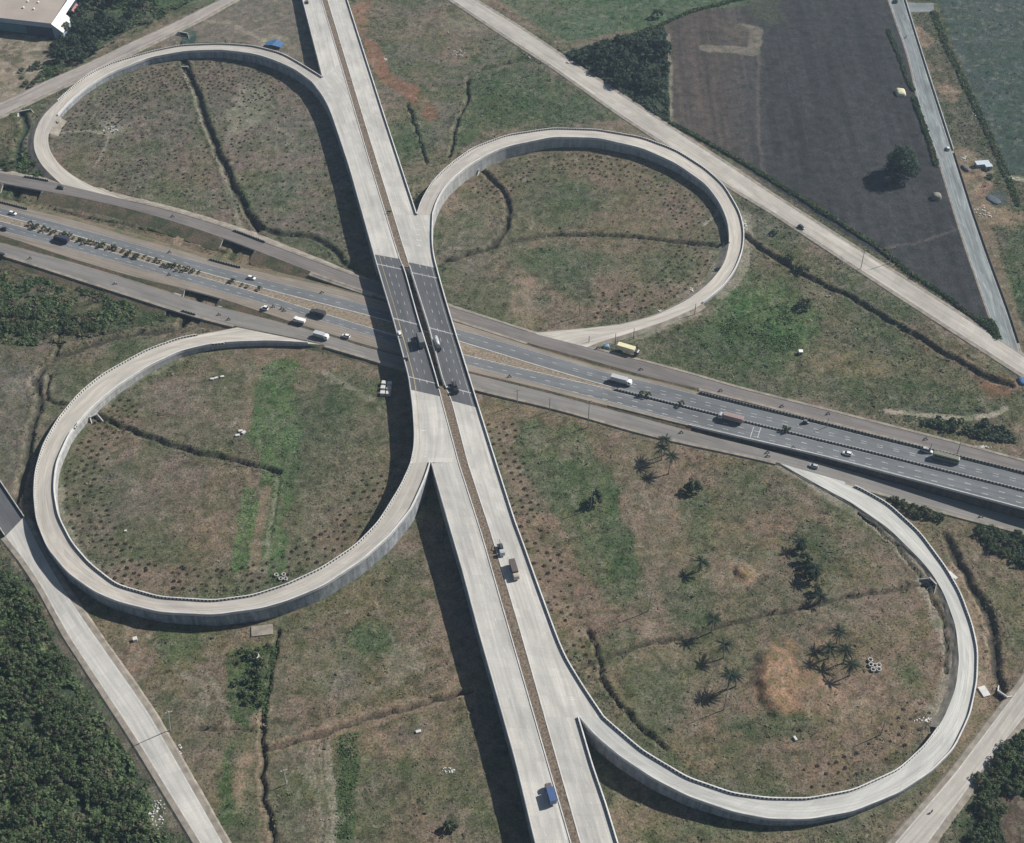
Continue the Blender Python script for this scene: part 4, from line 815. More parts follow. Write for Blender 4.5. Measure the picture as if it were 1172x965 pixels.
# ------------------------------------------------------------------ plants
def leafcloud(n, radii, clumps, leaf, cols, rs, base=.0, squash=1.0):
    """leaf-sized quads gathered in clumps through a crown; colour differs from clump to clump"""
    cc = []; 
    while len(cc) < clumps:
        p = rs.normal(size=3); p /= np.linalg.norm(p); r = rs.uniform(.45, 1.0) ** .6; q = p * r
        if q[2] < -.45: continue
        cc.append(q)
    cc = np.array(cc) * radii * (1 + rs.uniform(-.15, .18, (clumps, 1))); crad = rs.uniform(.22, .42, clumps) * np.mean(radii)
    k = rs.integers(0, clumps, n); d = rs.normal(size=(n, 3)); d /= np.linalg.norm(d, axis=1)[:, None]; d *= rs.uniform(.3, 1, (n, 1)) ** .5
    d[:, 2] *= .75; c = cc[k] + d * crad[k][:, None]; c[:, 2] += radii[2] * squash + base
    nrm = d + np.array([0, 0, .55]) + rs.normal(size=(n, 3)) * .45; nrm /= np.linalg.norm(nrm, axis=1)[:, None]
    a = np.cross(nrm, rs.normal(size=(n, 3))); a /= np.linalg.norm(a, axis=1)[:, None]; b = np.cross(nrm, a); s = leaf * rs.uniform(.6, 1.35, (n, 1))
    V = np.stack([c - a * s - b * s * .7, c + a * s - b * s * .7, c + a * s + b * s * .7, c - a * s + b * s * .7], 1).reshape(-1, 3)
    ccol = np.array(cols)[rs.integers(0, len(cols), clumps)] * rs.uniform(.7, 1.3, (clumps, 1)); C = ccol[k] * rs.uniform(.75, 1.25, (n, 1))
    return V, np.arange(n * 4).reshape(-1, 4), np.repeat(C, 4, 0)
GR = [(.076, .116, .052), (.094, .134, .060), (.062, .098, .048), (.112, .138, .068), (.118, .116, .074)]
GRB = [(.056, .086, .058), (.072, .105, .066), (.046, .070, .050), (.085, .108, .066)]
def tree_meshes(tag_, n, radii, clumps, leaf, cols, hgt, variants, tr=.18):
    out = []
    for k in range(variants):
        rs = np.random.default_rng(100 + k + int(radii[0] * 37)); rad = np.array(radii) * rs.uniform(.88, 1.12, 3)
        V, F, C = leafcloud(n, rad, clumps, leaf, cols, rs, hgt * .18); me = mesh_np('crown', V, F, M['leaf'], col=C, do_link=False)
        mb = MB(); top = hgt * .18 + rad[2]; mb.tube([(0, 0, -.3), (.05, .02, top * .4), (-.05, .08, top * .8)], [tr * 1.3, tr, tr * .5], 7)
        for j in range(4):
            a = j * 1.6 + k; mb.tube([(0, 0, top * .38), (math.cos(a) * rad[0] * .35, math.sin(a) * rad[1] * .35, top * .7), (math.cos(a) * rad[0] * .6, math.sin(a) * rad[1] * .6, top)], [tr * .6, tr * .4, tr * .15], 5)
        o = mb.build('trunk', M['bark']); tm = o.data; bpy.data.objects.remove(o); out.append((me, tm))
    return out
def place_tree(kind, px, py, s, label, group=None, name='tree', cat='tree', dz=0, pos=None):
    p = G(px, py) if pos is None else pos; me, tm = kind[random.randrange(len(kind))]
    r = empty(name, (p[0], p[1], p[2] + dz), random.uniform(0, 6.28), label, cat, group); r.scale = (s, s, s * random.uniform(.9, 1.15))
    for nm, m_ in (('crown', me), ('trunk', tm)): link(bpy.data.objects.new(nm, m_), r)
    return r
T_thick = tree_meshes('thick', 900, (3.6, 3.6, 1.9), 34, .27, GR, 2.6, 7)
T_grove = tree_meshes('grove', 800, (4.0, 4.0, 3.4), 30, .38, GRB, 5.0, 5)
T_big = tree_meshes('big', 9000, (7.6, 7.6, 6.2), 110, .34, [(.046, .074, .050), (.06, .092, .058), (.078, .108, .066)], 6.5, 1, .5)
T_bush = tree_meshes('bush', 240, (1.5, 1.5, 1.1), 11, .24, GR, 1.2, 5, .07)
T_dark = tree_meshes('dark', 900, (3.6, 3.3, 3.0), 26, .34, [(.040, .062, .040), (.052, .078, .046), (.066, .092, .050)], 4.4, 4)
def scatter_poly(pts, n, mind):
    p = W2(pts); out = []; tries = 0
    while len(out) < n and tries < n * 60:
        tries += 1; x = random.uniform(p[:, 0].min(), p[:, 0].max()); y = random.uniform(p[:, 1].min(), p[:, 1].max())
        if not inpoly(p, np.array([x]), np.array([y]))[0] or blocked(x, y): continue
        if any((x - a) ** 2 + (y - b) ** 2 < mind * mind for a, b in out): continue
        out.append((x, y))
    return out
def wood(pts, n, mind, kind, label, group, s=(.8, 1.25), name='tree', cat='tree'):
    for x, y in scatter_poly(pts, n, mind): place_tree(kind, 0, 0, random.uniform(*s), label, group, name, cat, pos=(x, y, gz(x, y) - .2))
wood([(-14,650),(20,668),(55,735),(90,800),(118,855),(150,905),(175,985),(-14,985)], 140, 2.9, T_thick, 'small leafy tree in the dense green thicket filling the bottom left corner', 'trees of the bottom left thicket', (.62, 1.22))
wood([(66,72),(62,40),(95,5),(110,-12),(200,-12),(150,30),(120,50),(92,74)], 44, 4.0, T_grove, 'leafy tree in the green belt between the warehouse and the upper left road', 'trees beside the warehouse', (.6, 1.0))
wood([(655,68),(700,50),(745,36),(760,42),(762,92),(752,115),(720,100),(690,85)], 34, 4.0, T_grove, 'leafy tree in the dark triangular grove left of the ploughed field', 'trees of the triangular grove', (.7, 1.1))
wood([(1140,850),(1185,835),(1190,905),(1140,910),(1122,900)], 15, 4.0, T_thick, 'dark leafy tree in the clump at the bottom right corner', 'trees at the bottom right corner', (.7, 1.1))
wood([(1118,905),(1140,912),(1150,985),(1112,985)], 10, 3.6, T_thick, 'dark leafy tree in the row left of the red soil patch at the bottom right', 'tree row at the bottom right', (.7, 1.0))
wood([(1118,595),(1185,615),(1190,655),(1150,640),(1120,615)], 15, 3.6, T_thick, 'low dark tree in the thicket below the lower service road at the right edge', 'trees at the right edge', (.45, .75))
wood([(-10,340),(50,352),(100,368),(130,378),(75,388),(40,386),(-10,380)], 26, 3.4, T_thick, 'scrubby tree along the stream at the left edge below the service road', 'scrub trees at the left edge', (.4, .8), 'shrub', 'shrub')
wood([(-8,180),(20,178),(60,192),(40,206),(-8,196)], 12, 3.0, T_thick, 'scrubby tree in the corner between the upper left loop and the service road', 'scrub by the upper left loop', (.4, .7), 'shrub', 'shrub')
wood([(20,82),(48,66),(70,80),(64,90),(30,104)], 10, 3, T_thick, 'dusty bush at the roadside below the warehouse', 'bushes below the warehouse', (.35, .6), 'shrub', 'shrub')
wood([(1006,572),(1020,573),(1078,592),(1075,598),(1030,588)], 18, 2.4, T_bush, 'green bush on the bank between the lower service road and the palm loop ramp', 'bushes on the bank right of the palm loop', (.9, 1.5), 'bush', 'bush')
wood([(1060,478),(1110,482),(1150,490),(1160,505),(1100,498),(1040,484)], 20, 3, T_bush, 'dark green bush beside the upper service road at the right', 'bushes beside the upper service road at the right', (.8, 1.4), 'bush', 'bush')
wood([(270,745),(316,738),(304,815),(268,800)], 22, 2.6, T_bush, 'bright green bush in the green patch below the lower left loop', 'bushes of the green patch below the lower left loop', (.6, 1.2), 'bush', 'bush')
place_tree(T_big, 1030, 201, 1.0, 'large round dark green tree standing alone in the ploughed field')
for px, py, s, lab, kd in ((792,562,.95,'round green tree right of the wheel-rutted brown strip in the palm field',T_dark), (681,576,.8,'small leafless-looking tree beside the tall pole in the palm field',T_dark), (916,630,.6,'small tree below the lone palm in the middle of the palm field',T_dark),
      (921,645,.75,'dark tree at the upper end of the clump in the palm field',T_dark), (928,660,.95,'broad dark tree at the heart of the clump in the palm field',T_dark), (934,679,.6,'small dark tree at the lower end of the clump in the palm field',T_dark),
      (917,311,1.0,'green tree on the drain bank right of the upper right loop',T_thick), (904,298,.8,'small tree just above the drain right of the upper right loop',T_thick), (921,352,1.0,'grey green bush well below the drain tree right of the upper right loop',T_thick), (886,268,.6,'pale shrub at the drain start right of the upper right loop',T_thick),
      (516,949,.62,'dark round bush at the bottom edge between the flyover shadow and the green strip',T_dark), (126,38,.9,'round dark tree at the lower right end of the belt beside the warehouse',T_dark), (70,70,1.25,'broad round dark tree nearest the road below the warehouse',T_dark), (1132,205,.6,'small tree below the L-shaped hut',T_thick),
      (752,20,.7,'round tree at the field corner above the triangular grove',T_grove), (1020,378,.0,'',None)):
    if kd: place_tree(kd, px, py, s, lab)
# low scrub between the trees of each wood
def undergrowth(polys, n, h, cols, label, leaf=.34, thin=0.0, tone=1.15):
    rs = np.random.default_rng(n); P2 = []; A_ = []
    for pts in polys:
        p = W2(pts); A_.append(.5 * abs(np.dot(p[:, 0], np.roll(p[:, 1], 1)) - np.dot(p[:, 1], np.roll(p[:, 0], 1)))); P2.append(p)
    out = []
    for p, a in zip(P2, A_):
        k = int(n * a / sum(A_)); x = rs.uniform(p[:, 0].min(), p[:, 0].max(), k * 3); y = rs.uniform(p[:, 1].min(), p[:, 1].max(), k * 3); m_ = inpoly(p, x, y) & ~blocked(x, y); out.append(np.c_[x[m_], y[m_]][:k])
    xy = np.concatenate(out); k = len(xy); keep = fbm(xy[:, 0], xy[:, 1], 9, 3, 97) > thin; xy = xy[keep]; k = len(xy); cl = fbm(xy[:, 0], xy[:, 1], 3.2, 3, 90); hh = h * np.clip((cl - .3) / .4, .1, 1.2); z = hh * rs.uniform(.55, 1, k) - .1
    nn = rs.normal(size=(k, 3)) * .55 + np.array([0, 0, 1.0]); gxn = (fbm(xy[:, 0] + .5, xy[:, 1], 3.2, 3, 90) - cl) * h * 4; gyn = (fbm(xy[:, 0], xy[:, 1] + .5, 3.2, 3, 90) - cl) * h * 4; nn[:, 0] -= gxn; nn[:, 1] -= gyn; nn /= np.linalg.norm(nn, axis=1)[:, None]
    A = np.cross(nn, rs.normal(size=(k, 3))); A /= np.linalg.norm(A, axis=1)[:, None]; B = np.cross(nn, A); s = leaf * rs.uniform(.5, 1.5, (k, 1)); c = np.c_[xy, z]
    V = np.stack([c - A * s - B * s, c + A * s - B * s, c + A * s + B * s, c - A * s + B * s], 1).reshape(-1, 3)
    ci = np.clip(fbm(xy[:, 0], xy[:, 1], 6, 3, 95) * 1.6 - .3, 0, .999); C = np.array(cols)[(ci * len(cols)).astype(int)] * rs.uniform(.7, 1.35, (k, 1)) * tone
    props(mesh_np('undergrowth', V, np.arange(k * 4).reshape(-1, 4), M['leaf'], col=np.repeat(C, 4, 0)), label, None, None, 'stuff')
undergrowth([[(-14,648),(14,655),(45,690),(60,735),(100,795),(140,855),(170,905),(200,985),(-14,985)]], 64000, 2.6, GR, 'dense green scrub filling the bottom left corner', thin=.36, tone=1.25)
undergrowth([[(-14,306),(60,322),(120,338),(192,360),(185,372),(120,384),(60,398),(-14,392)], [(-10,172),(28,172),(60,196),(50,207),(-10,196)], [(62,70),(66,40),(95,0),(110,-12),(250,-15),(190,18),(150,40),(100,64),(60,100),(30,108),(40,80)]], 52000, 1.7, GR + [(.12, .11, .075)], 'scrub along the streams at the left and the top left', thin=.52, tone=1.15)
undergrowth([[(640,62),(700,48),(760,30),(764,60),(767,143),(735,125),(690,92)], [(1116,590),(1200,615),(1200,660),(1160,650),(1122,622)], [(1004,570),(1020,571),(1080,592),(1075,600),(1030,590)], [(1120,905),(1142,850),(1200,800),(1200,912),(1140,912),(1150,990),(1108,990)], [(1040,480),(1110,482),(1150,490),(1165,508),(1100,500)]], 34000, 1.9, GRB, 'low scrub of the grove and the thickets at the right', thin=.36)
undergrowth([[(268,745),(318,740),(306,818),(268,800)], [(386,842),(412,838),(404,960),(384,960)], [(1060,478),(1000,470),(1040,484)], [(820,370),(900,345),(920,400),(840,410)]], 6000, .45, [(.07, .115, .045), (.08, .125, .05), (.06, .10, .04)], 'patches of fresh weeds', leaf=.26, thin=.42, tone=1.0)
# hedges: one long run of clumps each
def hedge(line, wd, h, label, n=3200, cols=GR, leaf=.32):
    d = dense(line, 60, 0); L = np.array([P(x, y) for x, y in d]); a = arc(L); rs = np.random.default_rng(int(line[0][0])); u = rs.uniform(0, a[-1], n)
    c = np.stack([np.interp(u, a, L[:, k]) for k in range(3)], 1); wv = .55 + .7 * vn(u / 5, u * 0 + 3.3); ph = rs.uniform(0, 2 * math.pi, n); r = rs.uniform(.3, 1, n) ** .5 * wd * wv
    c[:, 0] += np.cos(ph) * r; c[:, 1] += np.sin(ph) * r; c[:, 2] = rs.uniform(.05, 1, n) * h * wv * np.sqrt(np.clip(1.05 - (r / wd) ** 2, .1, 1))
    nr_ = rs.normal(size=(n, 3)) + np.array([0, 0, .8]); nr_ /= np.linalg.norm(nr_, axis=1)[:, None]; A = np.cross(nr_, rs.normal(size=(n, 3))); A /= np.linalg.norm(A, axis=1)[:, None]; B = np.cross(nr_, A); s = leaf * rs.uniform(.6, 1.4, (n, 1))
    V = np.stack([c - A * s - B * s, c + A * s - B * s, c + A * s + B * s, c - A * s + B * s], 1).reshape(-1, 3); C = np.array(cols)[(vn(u / 3, u * 0 + 9) * len(cols)).astype(int) % len(cols)] * rs.uniform(.7, 1.3, (n, 1))
    props(mesh_np('hedge', V, np.arange(n * 4).reshape(-1, 4), M['leaf'], col=np.repeat(C, 4, 0)), label, 'hedge')
hedge([(768,141),(800,158),(850,186),(900,217),(950,248),(1010,287),(1040,312),(1080,338),(1130,376),(1138,384)], 1.5, 1.8, 'long dark green hedge between the ploughed field and the diagonal road', 6500)
hedge([(1016,35),(1028,62),(1040,95),(1046,104)], 1.3, 1.6, 'hedge beside the ploughed field, upper stretch left of the grey road', 1500)
hedge([(1046,112),(1053,132),(1063,160),(1072,190)], 1.6, 1.8, 'hedge beside the ploughed field, lower stretch left of the grey road', 2000)
hedge([(668,63),(700,48),(750,32),(790,14),(830,4),(862,-4)], 1.6, 2.2, 'scrubby hedge line between the green field and the ploughed field at the top', 2600)
hedge([(1068,14),(1082,50),(1104,95),(1130,150),(1152,200),(1165,235)], 2.2, 1.8, 'green hedge strip right of the grey road at the right edge', 4200)
hedge([(1121,366),(1133,369),(1142,388)], 2.2, 1.6, 'rounded hedge end in the corner where the two roads meet at the right', 900)

# palms
def palm(px, py, h, lean, label, s=1.0):
    rs = np.random.default_rng(int(px * 7 + py)); b = G(px, py); r = empty('palm_tree', b, rs.uniform(0, 6), label, 'palm tree')
    tx, ty = lean; pts = [(tx * (t ** 2), ty * (t ** 2), -.3 + (h + .3) * t) for t in np.linspace(0, 1, 7)]; top = np.array(pts[-1])
    MB().tube(pts, [.36, .28, .25, .23, .22, .2, .26], 8).build('trunk', M['palmtrunk'], r, smooth=True)
    V = []; C = []
    for k in range(19):
        az = k * 2.4 + rs.uniform(-.2, .2); el = rs.uniform(-.3, .95); ln = rs.uniform(3.4, 4.9) * s; prev = None
        for j in range(12):
            t = j / 11; rr = ln * t * math.cos(el * (1 - .35 * t)); zz = ln * t * math.sin(el) * (1 - .5 * t) - 1.5 * s * t * t
            p = top + np.array([math.cos(az) * rr, math.sin(az) * rr, zz]); sd = np.array([-math.sin(az), math.cos(az), 0]); f = np.array([math.cos(az), math.sin(az), 0]); wl = .46 * s * math.sin(math.pi * min(1, t * .9 + .12)) + .1
            if prev is not None:
                V += [prev, p, p + (0, 0, .04), prev + (0, 0, .06)]; C += [(.07, .085, .035)] * 4
                for sg in (-1, 1):
                    e = p + sd * sg * wl + f * .35 + (0, 0, -.28 * wl - .1); V += [prev, p, e, e - f * .16]; C += [tuple(np.array((.030, .046, .030)) * rs.uniform(.7, 1.4))] * 4
            prev = p
    mesh_np('crown', np.array(V), np.arange(len(V)).reshape(-1, 4), M['leaf'], r, col=np.array(C))
PALMS = [(760,519,8.8,(0,0),'tall straight palm, upper of the trio by the lower service road'), (757,525,7.4,(.6,.4),'middle palm of the trio by the lower service road'), (765,541,8.2,(1.9,1.4),'curved palm, lower right of the trio by the lower service road'),
 (801,652,5.4,(.2,.1),'lone palm left of the bare earth mound in the palm field'), (914,627,4.6,(.1,0),'star shaped palm above the dark tree clump in the palm field'), (931,662,6.2,(-.3,.2),'palm rising out of the dark tree clump'), (937,688,3.6,(.2,0),'short palm at the foot of the dark tree clump'),
 (814,722,8.2,(0,.3),'palm standing on the long drain of the palm field'), (828,752,7.0,(-1.0,.4),'leaning palm just below the long drain'), (833,786,8.6,(.3,.2),'palm with a bare pale trunk left of the orange mound'), (842,784,8.0,(1.8,.5),'palm leaning right beside the pale trunk, left of the orange mound'), 
 (957,735,7.2,(.1,.1),'uppermost palm of the row at the right of the orange mound'), (965,757,7.4,(.2,0),'second palm from the top of the row right of the orange mound'), (972,772,7.0,(.3,-.2),'lowest palm of the row right of the orange mound'), (948,752,6.4,(-.4,0),'left hand palm of the row right of the orange mound')]
for a in PALMS: palm(a[0], a[1] + a[2] * .12 * 1.9, a[2] * 1.12, a[3], a[4])

# saplings in dug pits, planted in rows
SAPM = []
for k in range(5):
    rs = np.random.default_rng(300 + k); V, F, C = leafcloud(34, np.array([.45, .45, .42]), 5, .14, GR, rs, .1); n = 9; a = np.arange(n) / n * 2 * math.pi
    ring = np.stack([np.cos(a) * rs.uniform(.75, 1.0, n), np.sin(a) * rs.uniform(.7, .95, n), np.full(n, .12)], 1); mid = ring * np.array([.5, .5, 0]) + np.array([0, 0, .02]); outr = ring * np.array([1.35, 1.35, 0]) + np.array([0, 0, -.12])
    Vp = np.r_[mid, ring, outr]; Fp = [(i, (i + 1) % n, n + (i + 1) % n, n + i) for i in range(n)] + [(n + i, n + (i + 1) % n, 2 * n + (i + 1) % n, 2 * n + i) for i in range(n)] + [(0, 1, 2, 3), (3, 4, 5, 0), (5, 6, 7, 8), (8, 0, 5, 5)][:3]
    Cp = np.tile((.068, .050, .040), (len(Vp), 1)); Cp[2 * n:] = (.16, .125, .095); SAPM.append((np.r_[V, Vp], np.r_[F, np.array(Fp) + len(V)], np.r_[C, Cp]))
def rows_inside(L, ou, o0, o1, so, sa, f0=0, f1=1, jit=.5):
    a = arc(L); out = []; k = 0; o = o0
    while o < o1:
        s = a[-1] * f0 + (k % 2) * sa / 2
        while s < a[-1] * f1:
            p = np.array([np.interp(s, a, L[:, q]) for q in range(3)]); u = np.array([np.interp(s, a, ou[:, q]) for q in range(3)]); q = p + u * (o + random.uniform(-jit, jit)); x, y = q[0] + random.uniform(-jit, jit), q[1]
            if not blocked(x, y) and random.random() < .86: out.append((x, y))
            s += sa
        o += so; k += 1
    return out
SETS = []
O, I, oo, io, _ = LOOPS['LL']; SETS.append((rows_inside(I, io, 4, 22, 3.6, 4.6, .38, .74), 'small shrub in a dug pit planted inside the left side of the lower left loop', 'planted shrubs inside the lower left loop, left side')); SETS.append((rows_inside(I, io, 10, 22, 3.6, 5.0, .0, .36), 'small shrub in a dug pit planted inside the right side of the lower left loop', 'planted shrubs inside the lower left loop, right side'))
ou_ = outward(RB[1].copy(), RB[0].copy()); q = rng_py(RB[1], 470, 778); SETS.append((rows_inside(RB[1][q], ou_[q], 3.5, 17, 3.6, 4.2), 'small shrub in a dug pit planted along the right side of the lower flyover', 'planted shrubs along the lower flyover'))
O, I, oo, io, _ = LOOPS['LR']; SETS.append((rows_inside(I, io, 6, 16, 4, 5, .28, .5), 'small shrub in a dug pit inside the bottom of the palm loop', 'planted shrubs inside the palm loop'))
NIND = 0; extra = []
SM = [mesh_np('sapling', v, f, M['leaf'], col=c, do_link=False) for v, f, c in SAPM]
for pts, lab, grp in SETS:
    for x, y in pts:
        if NIND < 295:
            o = bpy.data.objects.new('sapling', SM[random.randrange(5)]); link(o); o.location = (x, y, gz(x, y) + .02); o.rotation_euler = (0, 0, random.uniform(0, 6)); s = random.uniform(.65, 1.15); o.scale = (s, s, s); props(o, lab, 'shrub', grp); NIND += 1
        else: extra.append((x, y))
O, I, oo, io, _ = LOOPS['UL']; extra += rows_inside(I, io, 5, 34, 3.6, 3.8, .05, .95, .7); O, I, oo, io, _ = LOOPS['UR']; extra += rows_inside(I, io, 8, 26, 4.2, 4.4, .1, .92, .9)
extra += [(x, y) for x, y in scatter_poly([(110,150),(200,90),(330,110),(390,200),(400,290),(240,240),(120,210)], 420, 2.6)]
Vs, Fs, Cs = [], [], []; b0 = 0
for x, y in extra:
    v, f, c = SAPM[random.randrange(5)]; a = random.uniform(0, 6.28); s = random.uniform(.45, 1.05); ca, sa = math.cos(a) * s, math.sin(a) * s
    Vs.append(np.c_[v[:, 0] * ca - v[:, 1] * sa + x, v[:, 0] * sa + v[:, 1] * ca + y, v[:, 2] * s + gz(x, y) + .02]); Fs.append(f + b0); Cs.append(c); b0 += len(v)
props(mesh_np('planted_shrubs', np.concatenate(Vs), np.concatenate(Fs), M['leaf'], col=np.concatenate(Cs)), 'hundreds of tiny planted shrubs dotting the loop fields', 'shrubs', kind='stuff')

# rough grass and weeds over the open ground
NT = 150000; rs = np.random.default_rng(50)
vg = veg * (.25 + 1.5 * n2) * (~nr); vg[dd_all < .3] *= .1; vis = (Q(np.c_[ix, iy, 0 * ix])); ok = (vis[:, 0] > -30) & (vis[:, 0] < 1200) & (vis[:, 1] > -25) & (vis[:, 1] < 990); pw = np.clip(vg, 0, 2) * ok; pw /= pw.sum()
pk = rs.choice(len(ix), NT, p=pw); tx_ = ix[pk] + rs.uniform(-.6, .6, NT); ty_ = iy[pk] + rs.uniform(-.6, .6, NT); tz_ = hz_[pk]; far = (634 / (vis[pk][:, 1] + 1146)) / .4
sz = rs.uniform(.14, .40, NT) * (.8 + .8 * veg[pk]) ; sz = np.where(rs.random(NT) < .035, sz * 2.2, sz); q4 = 4
cx = np.repeat(tx_, q4) + rs.normal(size=NT * q4) * np.repeat(sz, q4) * .5; cy = np.repeat(ty_, q4) + rs.normal(size=NT * q4) * np.repeat(sz, q4) * .5; S = np.repeat(sz, q4) * rs.uniform(.5, .9, NT * q4); cz = np.repeat(tz_, q4) + S * .22
nn_ = rs.normal(size=(NT * q4, 3)) * .4 + np.array([0, 0, 1.0]); nn_ /= np.linalg.norm(nn_, axis=1)[:, None]; A = np.cross(nn_, rs.normal(size=(NT * q4, 3))); A /= np.linalg.norm(A, axis=1)[:, None]; B = np.cross(nn_, A); c3 = np.c_[cx, cy, cz]; S = S[:, None] * .62
V = np.stack([c3 - A * S - B * S, c3 + A * S - B * S, c3 + A * S + B * S, c3 - A * S + B * S], 1).reshape(-1, 3)
tc_ = col[pk] * rs.uniform(.8, 1.45, (NT, 1)); gsel = rs.random(NT) < .25 + .5 * veg[pk]; st_ = rs.random(NT) < .12; tc_[st_] = tc_[st_] * .6 + np.array([.26, .225, .165]) * .5
tc_[gsel] = tc_[gsel] * .62 + np.array([.050, .066, .030]) * .55
props(mesh_np('grass_and_weeds', V, np.arange(len(V)).reshape(-1, 4), M['grass'], col=np.repeat(np.repeat(tc_, q4, 0), 4, 0)), kind='stuff')

# bushes in the highway median, left of the flyover
def on_line(key, x, dz=0, off=0): return np.array([np.interp(x, XS, LN[key][:, k]) for k in range(3)]) + (0, 0, dz)
for x in list(np.arange(34, 236, 4.3)) + [256, 262, 268, 279, 284, 297]:
    if random.random() < .12: continue
    x += random.uniform(-1.5, 1.5); a, b = on_line('MDt', x), on_line('MDb', x); t_ = random.uniform(.25, .75); p = a * (1 - t_) + b * t_
    place_tree(T_bush, 0, 0, random.uniform(.55, 1.0), 'dark green bush in the planted highway median left of the flyover', 'bushes in the highway median left of the flyover', 'bush', 'bush', pos=(p[0], p[1], p[2] + .05))
for x, lab in ((734, 'left bush of the pair in the dark striped median right of the white truck'), (742, 'right bush of the pair in the dark striped median right of the white truck'), (779, 'single bush in the dark striped median between the white and the red truck'), (896, 'bush in the dark striped median right of the red truck'), (901, 'smaller bush in the dark striped median right of the red truck')):
    p = (on_line('MDt', x) + on_line('MDb', x)) / 2; place_tree(T_bush, 0, 0, .95, lab, None, 'bush', 'bush', pos=(p[0], p[1] + .6, p[2] + .3))

# ------------------------------------------------------------------ buildings and works at the edges
M['roof'] = plain('beige sheet roof', (.37, .32, .275), .6, .15, .08); M['white'] = plain('white sheet', (.78, .78, .75), .5, .12, .2); M['blueg'] = plain('blue grey cladding', (.30, .37, .46), .6, .15, .3); M['teal'] = plain('teal cladding', (.07, .18, .20), .6, .2, .3); M['darkw'] = plain('dark wall', (.05, .06, .09), .7, .3, .3); M['cream'] = plain('cream sheet roof', (.70, .68, .60), .5, .1, .2); M['redroof'] = plain('red sheet', (.33, .14, .13), .6, .2, .3)
wr = empty('warehouse', G(58, 40), 0, 'large beige roofed warehouse with white lean-to at the top left corner', 'warehouse')
A0 = P(58.5, 27, 10); u1 = P(0, 20.5, 10) - A0; u1 /= np.linalg.norm(u1); u2 = P(77, 0, 10) - A0; u2 /= np.linalg.norm(u2); u3 = P(72, 37, 4.4) - P(58.5, 27, 10); base = np.array(wr.location)
def loc(p): return np.array(p) - base
def ext_box(name, pts, z0, mat, parent=wr, mb=None):
    mb = mb or MB(); n = len(pts); V = [loc(p) for p in pts] + [loc((p[0], p[1], z0)) for p in pts]; mb.add(V, [tuple(range(n))] + [(i, n + i, n + (i + 1) % n, (i + 1) % n) for i in range(n)]); return mb.build(name, mat, parent) if name else mb
LW, LN_ = 95.0, 75.0
ridge = .9
c0, c1, c2, c3_ = A0, A0 + u1 * LW, A0 + u1 * LW + u2 * LN_, A0 + u2 * LN_
m1, m2 = (c0 + c3_) / 2 + (0, 0, ridge), (c1 + c2) / 2 + (0, 0, ridge)
MB().add([loc(p) for p in (c0, c1, m2, m1, c2, c3_)], [(0, 3, 2, 1), (3, 5, 4, 2)]).build('roof', M['roof'], wr)
for nm, z0, z1, o, mt in (('fascia', 9.98, 6.9, .0, 'blueg'), ('wall', 6.9, -.5, .25, 'darkw')):
    ins = (u1 + u2) * o; mb = MB()
    for p, q in ((c0, c1), (c1, c2), (c2, c3_), (c3_, c0)):
        p = p * 1.0; q = q * 1.0; cc_ = (c0 + c2) / 2; p = p + (cc_ - p) * (o / 60); q = q + (cc_ - q) * (o / 60)
        mb.add([loc((p[0], p[1], z0)), loc((q[0], q[1], z0)), loc((q[0], q[1], z1)), loc((p[0], p[1], z1))], [(0, 1, 2, 3)])
    mb.build(nm, M[mt], wr)
p, q = c0 + u1 * 18, c1; MB().add([loc((v[0], v[1] - .15, z)) for v, z in ((p, 6.6), (q, 6.6), (q, 1.2), (p, 1.2))], [(0, 1, 2, 3)]).build('cladding_panel', M['teal'], wr)
l0, l1 = A0 + (0, 0, -.4), A0 + u2 * 62 + (0, 0, -.4); e0 = l0 + u3; e1 = e0 + u2 * 17
MB().add([loc(p) for p in (l0, e0, e1 + (0,0,0), l0 + u2 * 17)], [(0, 1, 2, 3)]).build('lean_to_roof', M['cream'], wr)
g_ = u3 * .42; MB().add([loc(p + (0, 0, .03)) for p in (l0, l0 + g_, l0 + g_ + u2 * 60, l0 + u2 * 60)], [(0, 1, 2, 3)]).build('lean_to_roof', M['white'], wr)
MB().add([loc(p) for p in (l0, e0, (e0[0], e0[1], -.4), (l0[0], l0[1], -.4))], [(0, 1, 2, 3)]).add([loc(p) for p in (e0, e1, (e1[0], e1[1], -.4), (e0[0], e0[1], -.4))], [(0, 1, 2, 3)]).build('lean_to_wall', M['blueg'], wr)
rr0 = e0 + u2 * 24 - u3 * .4; MB().add([loc(p) for p in (rr0, rr0 + u3 * .55, rr0 + u3 * .55 + u2 * 9, rr0 + u2 * 9)], [(0, 1, 2, 3)]).build('red_canopy', M['redroof'], wr)
for px, py in ((32, 2.5), (44, 3.5), (27, 9.5), (39, 11)):
    p = P(px, py, 10.3); mb = MB(); mb.cyl(loc(p + (0, 0, .2)), .35, .5); mb.tube([loc(p + (0, 0, .4)), loc(p + (0, 0, .7)), loc(p + (0, 0, 1.0)), loc(p + (0, 0, 1.2))], [.55, .75, .6, .1], 12); mb.build('roof_vent', M['white'], wr)
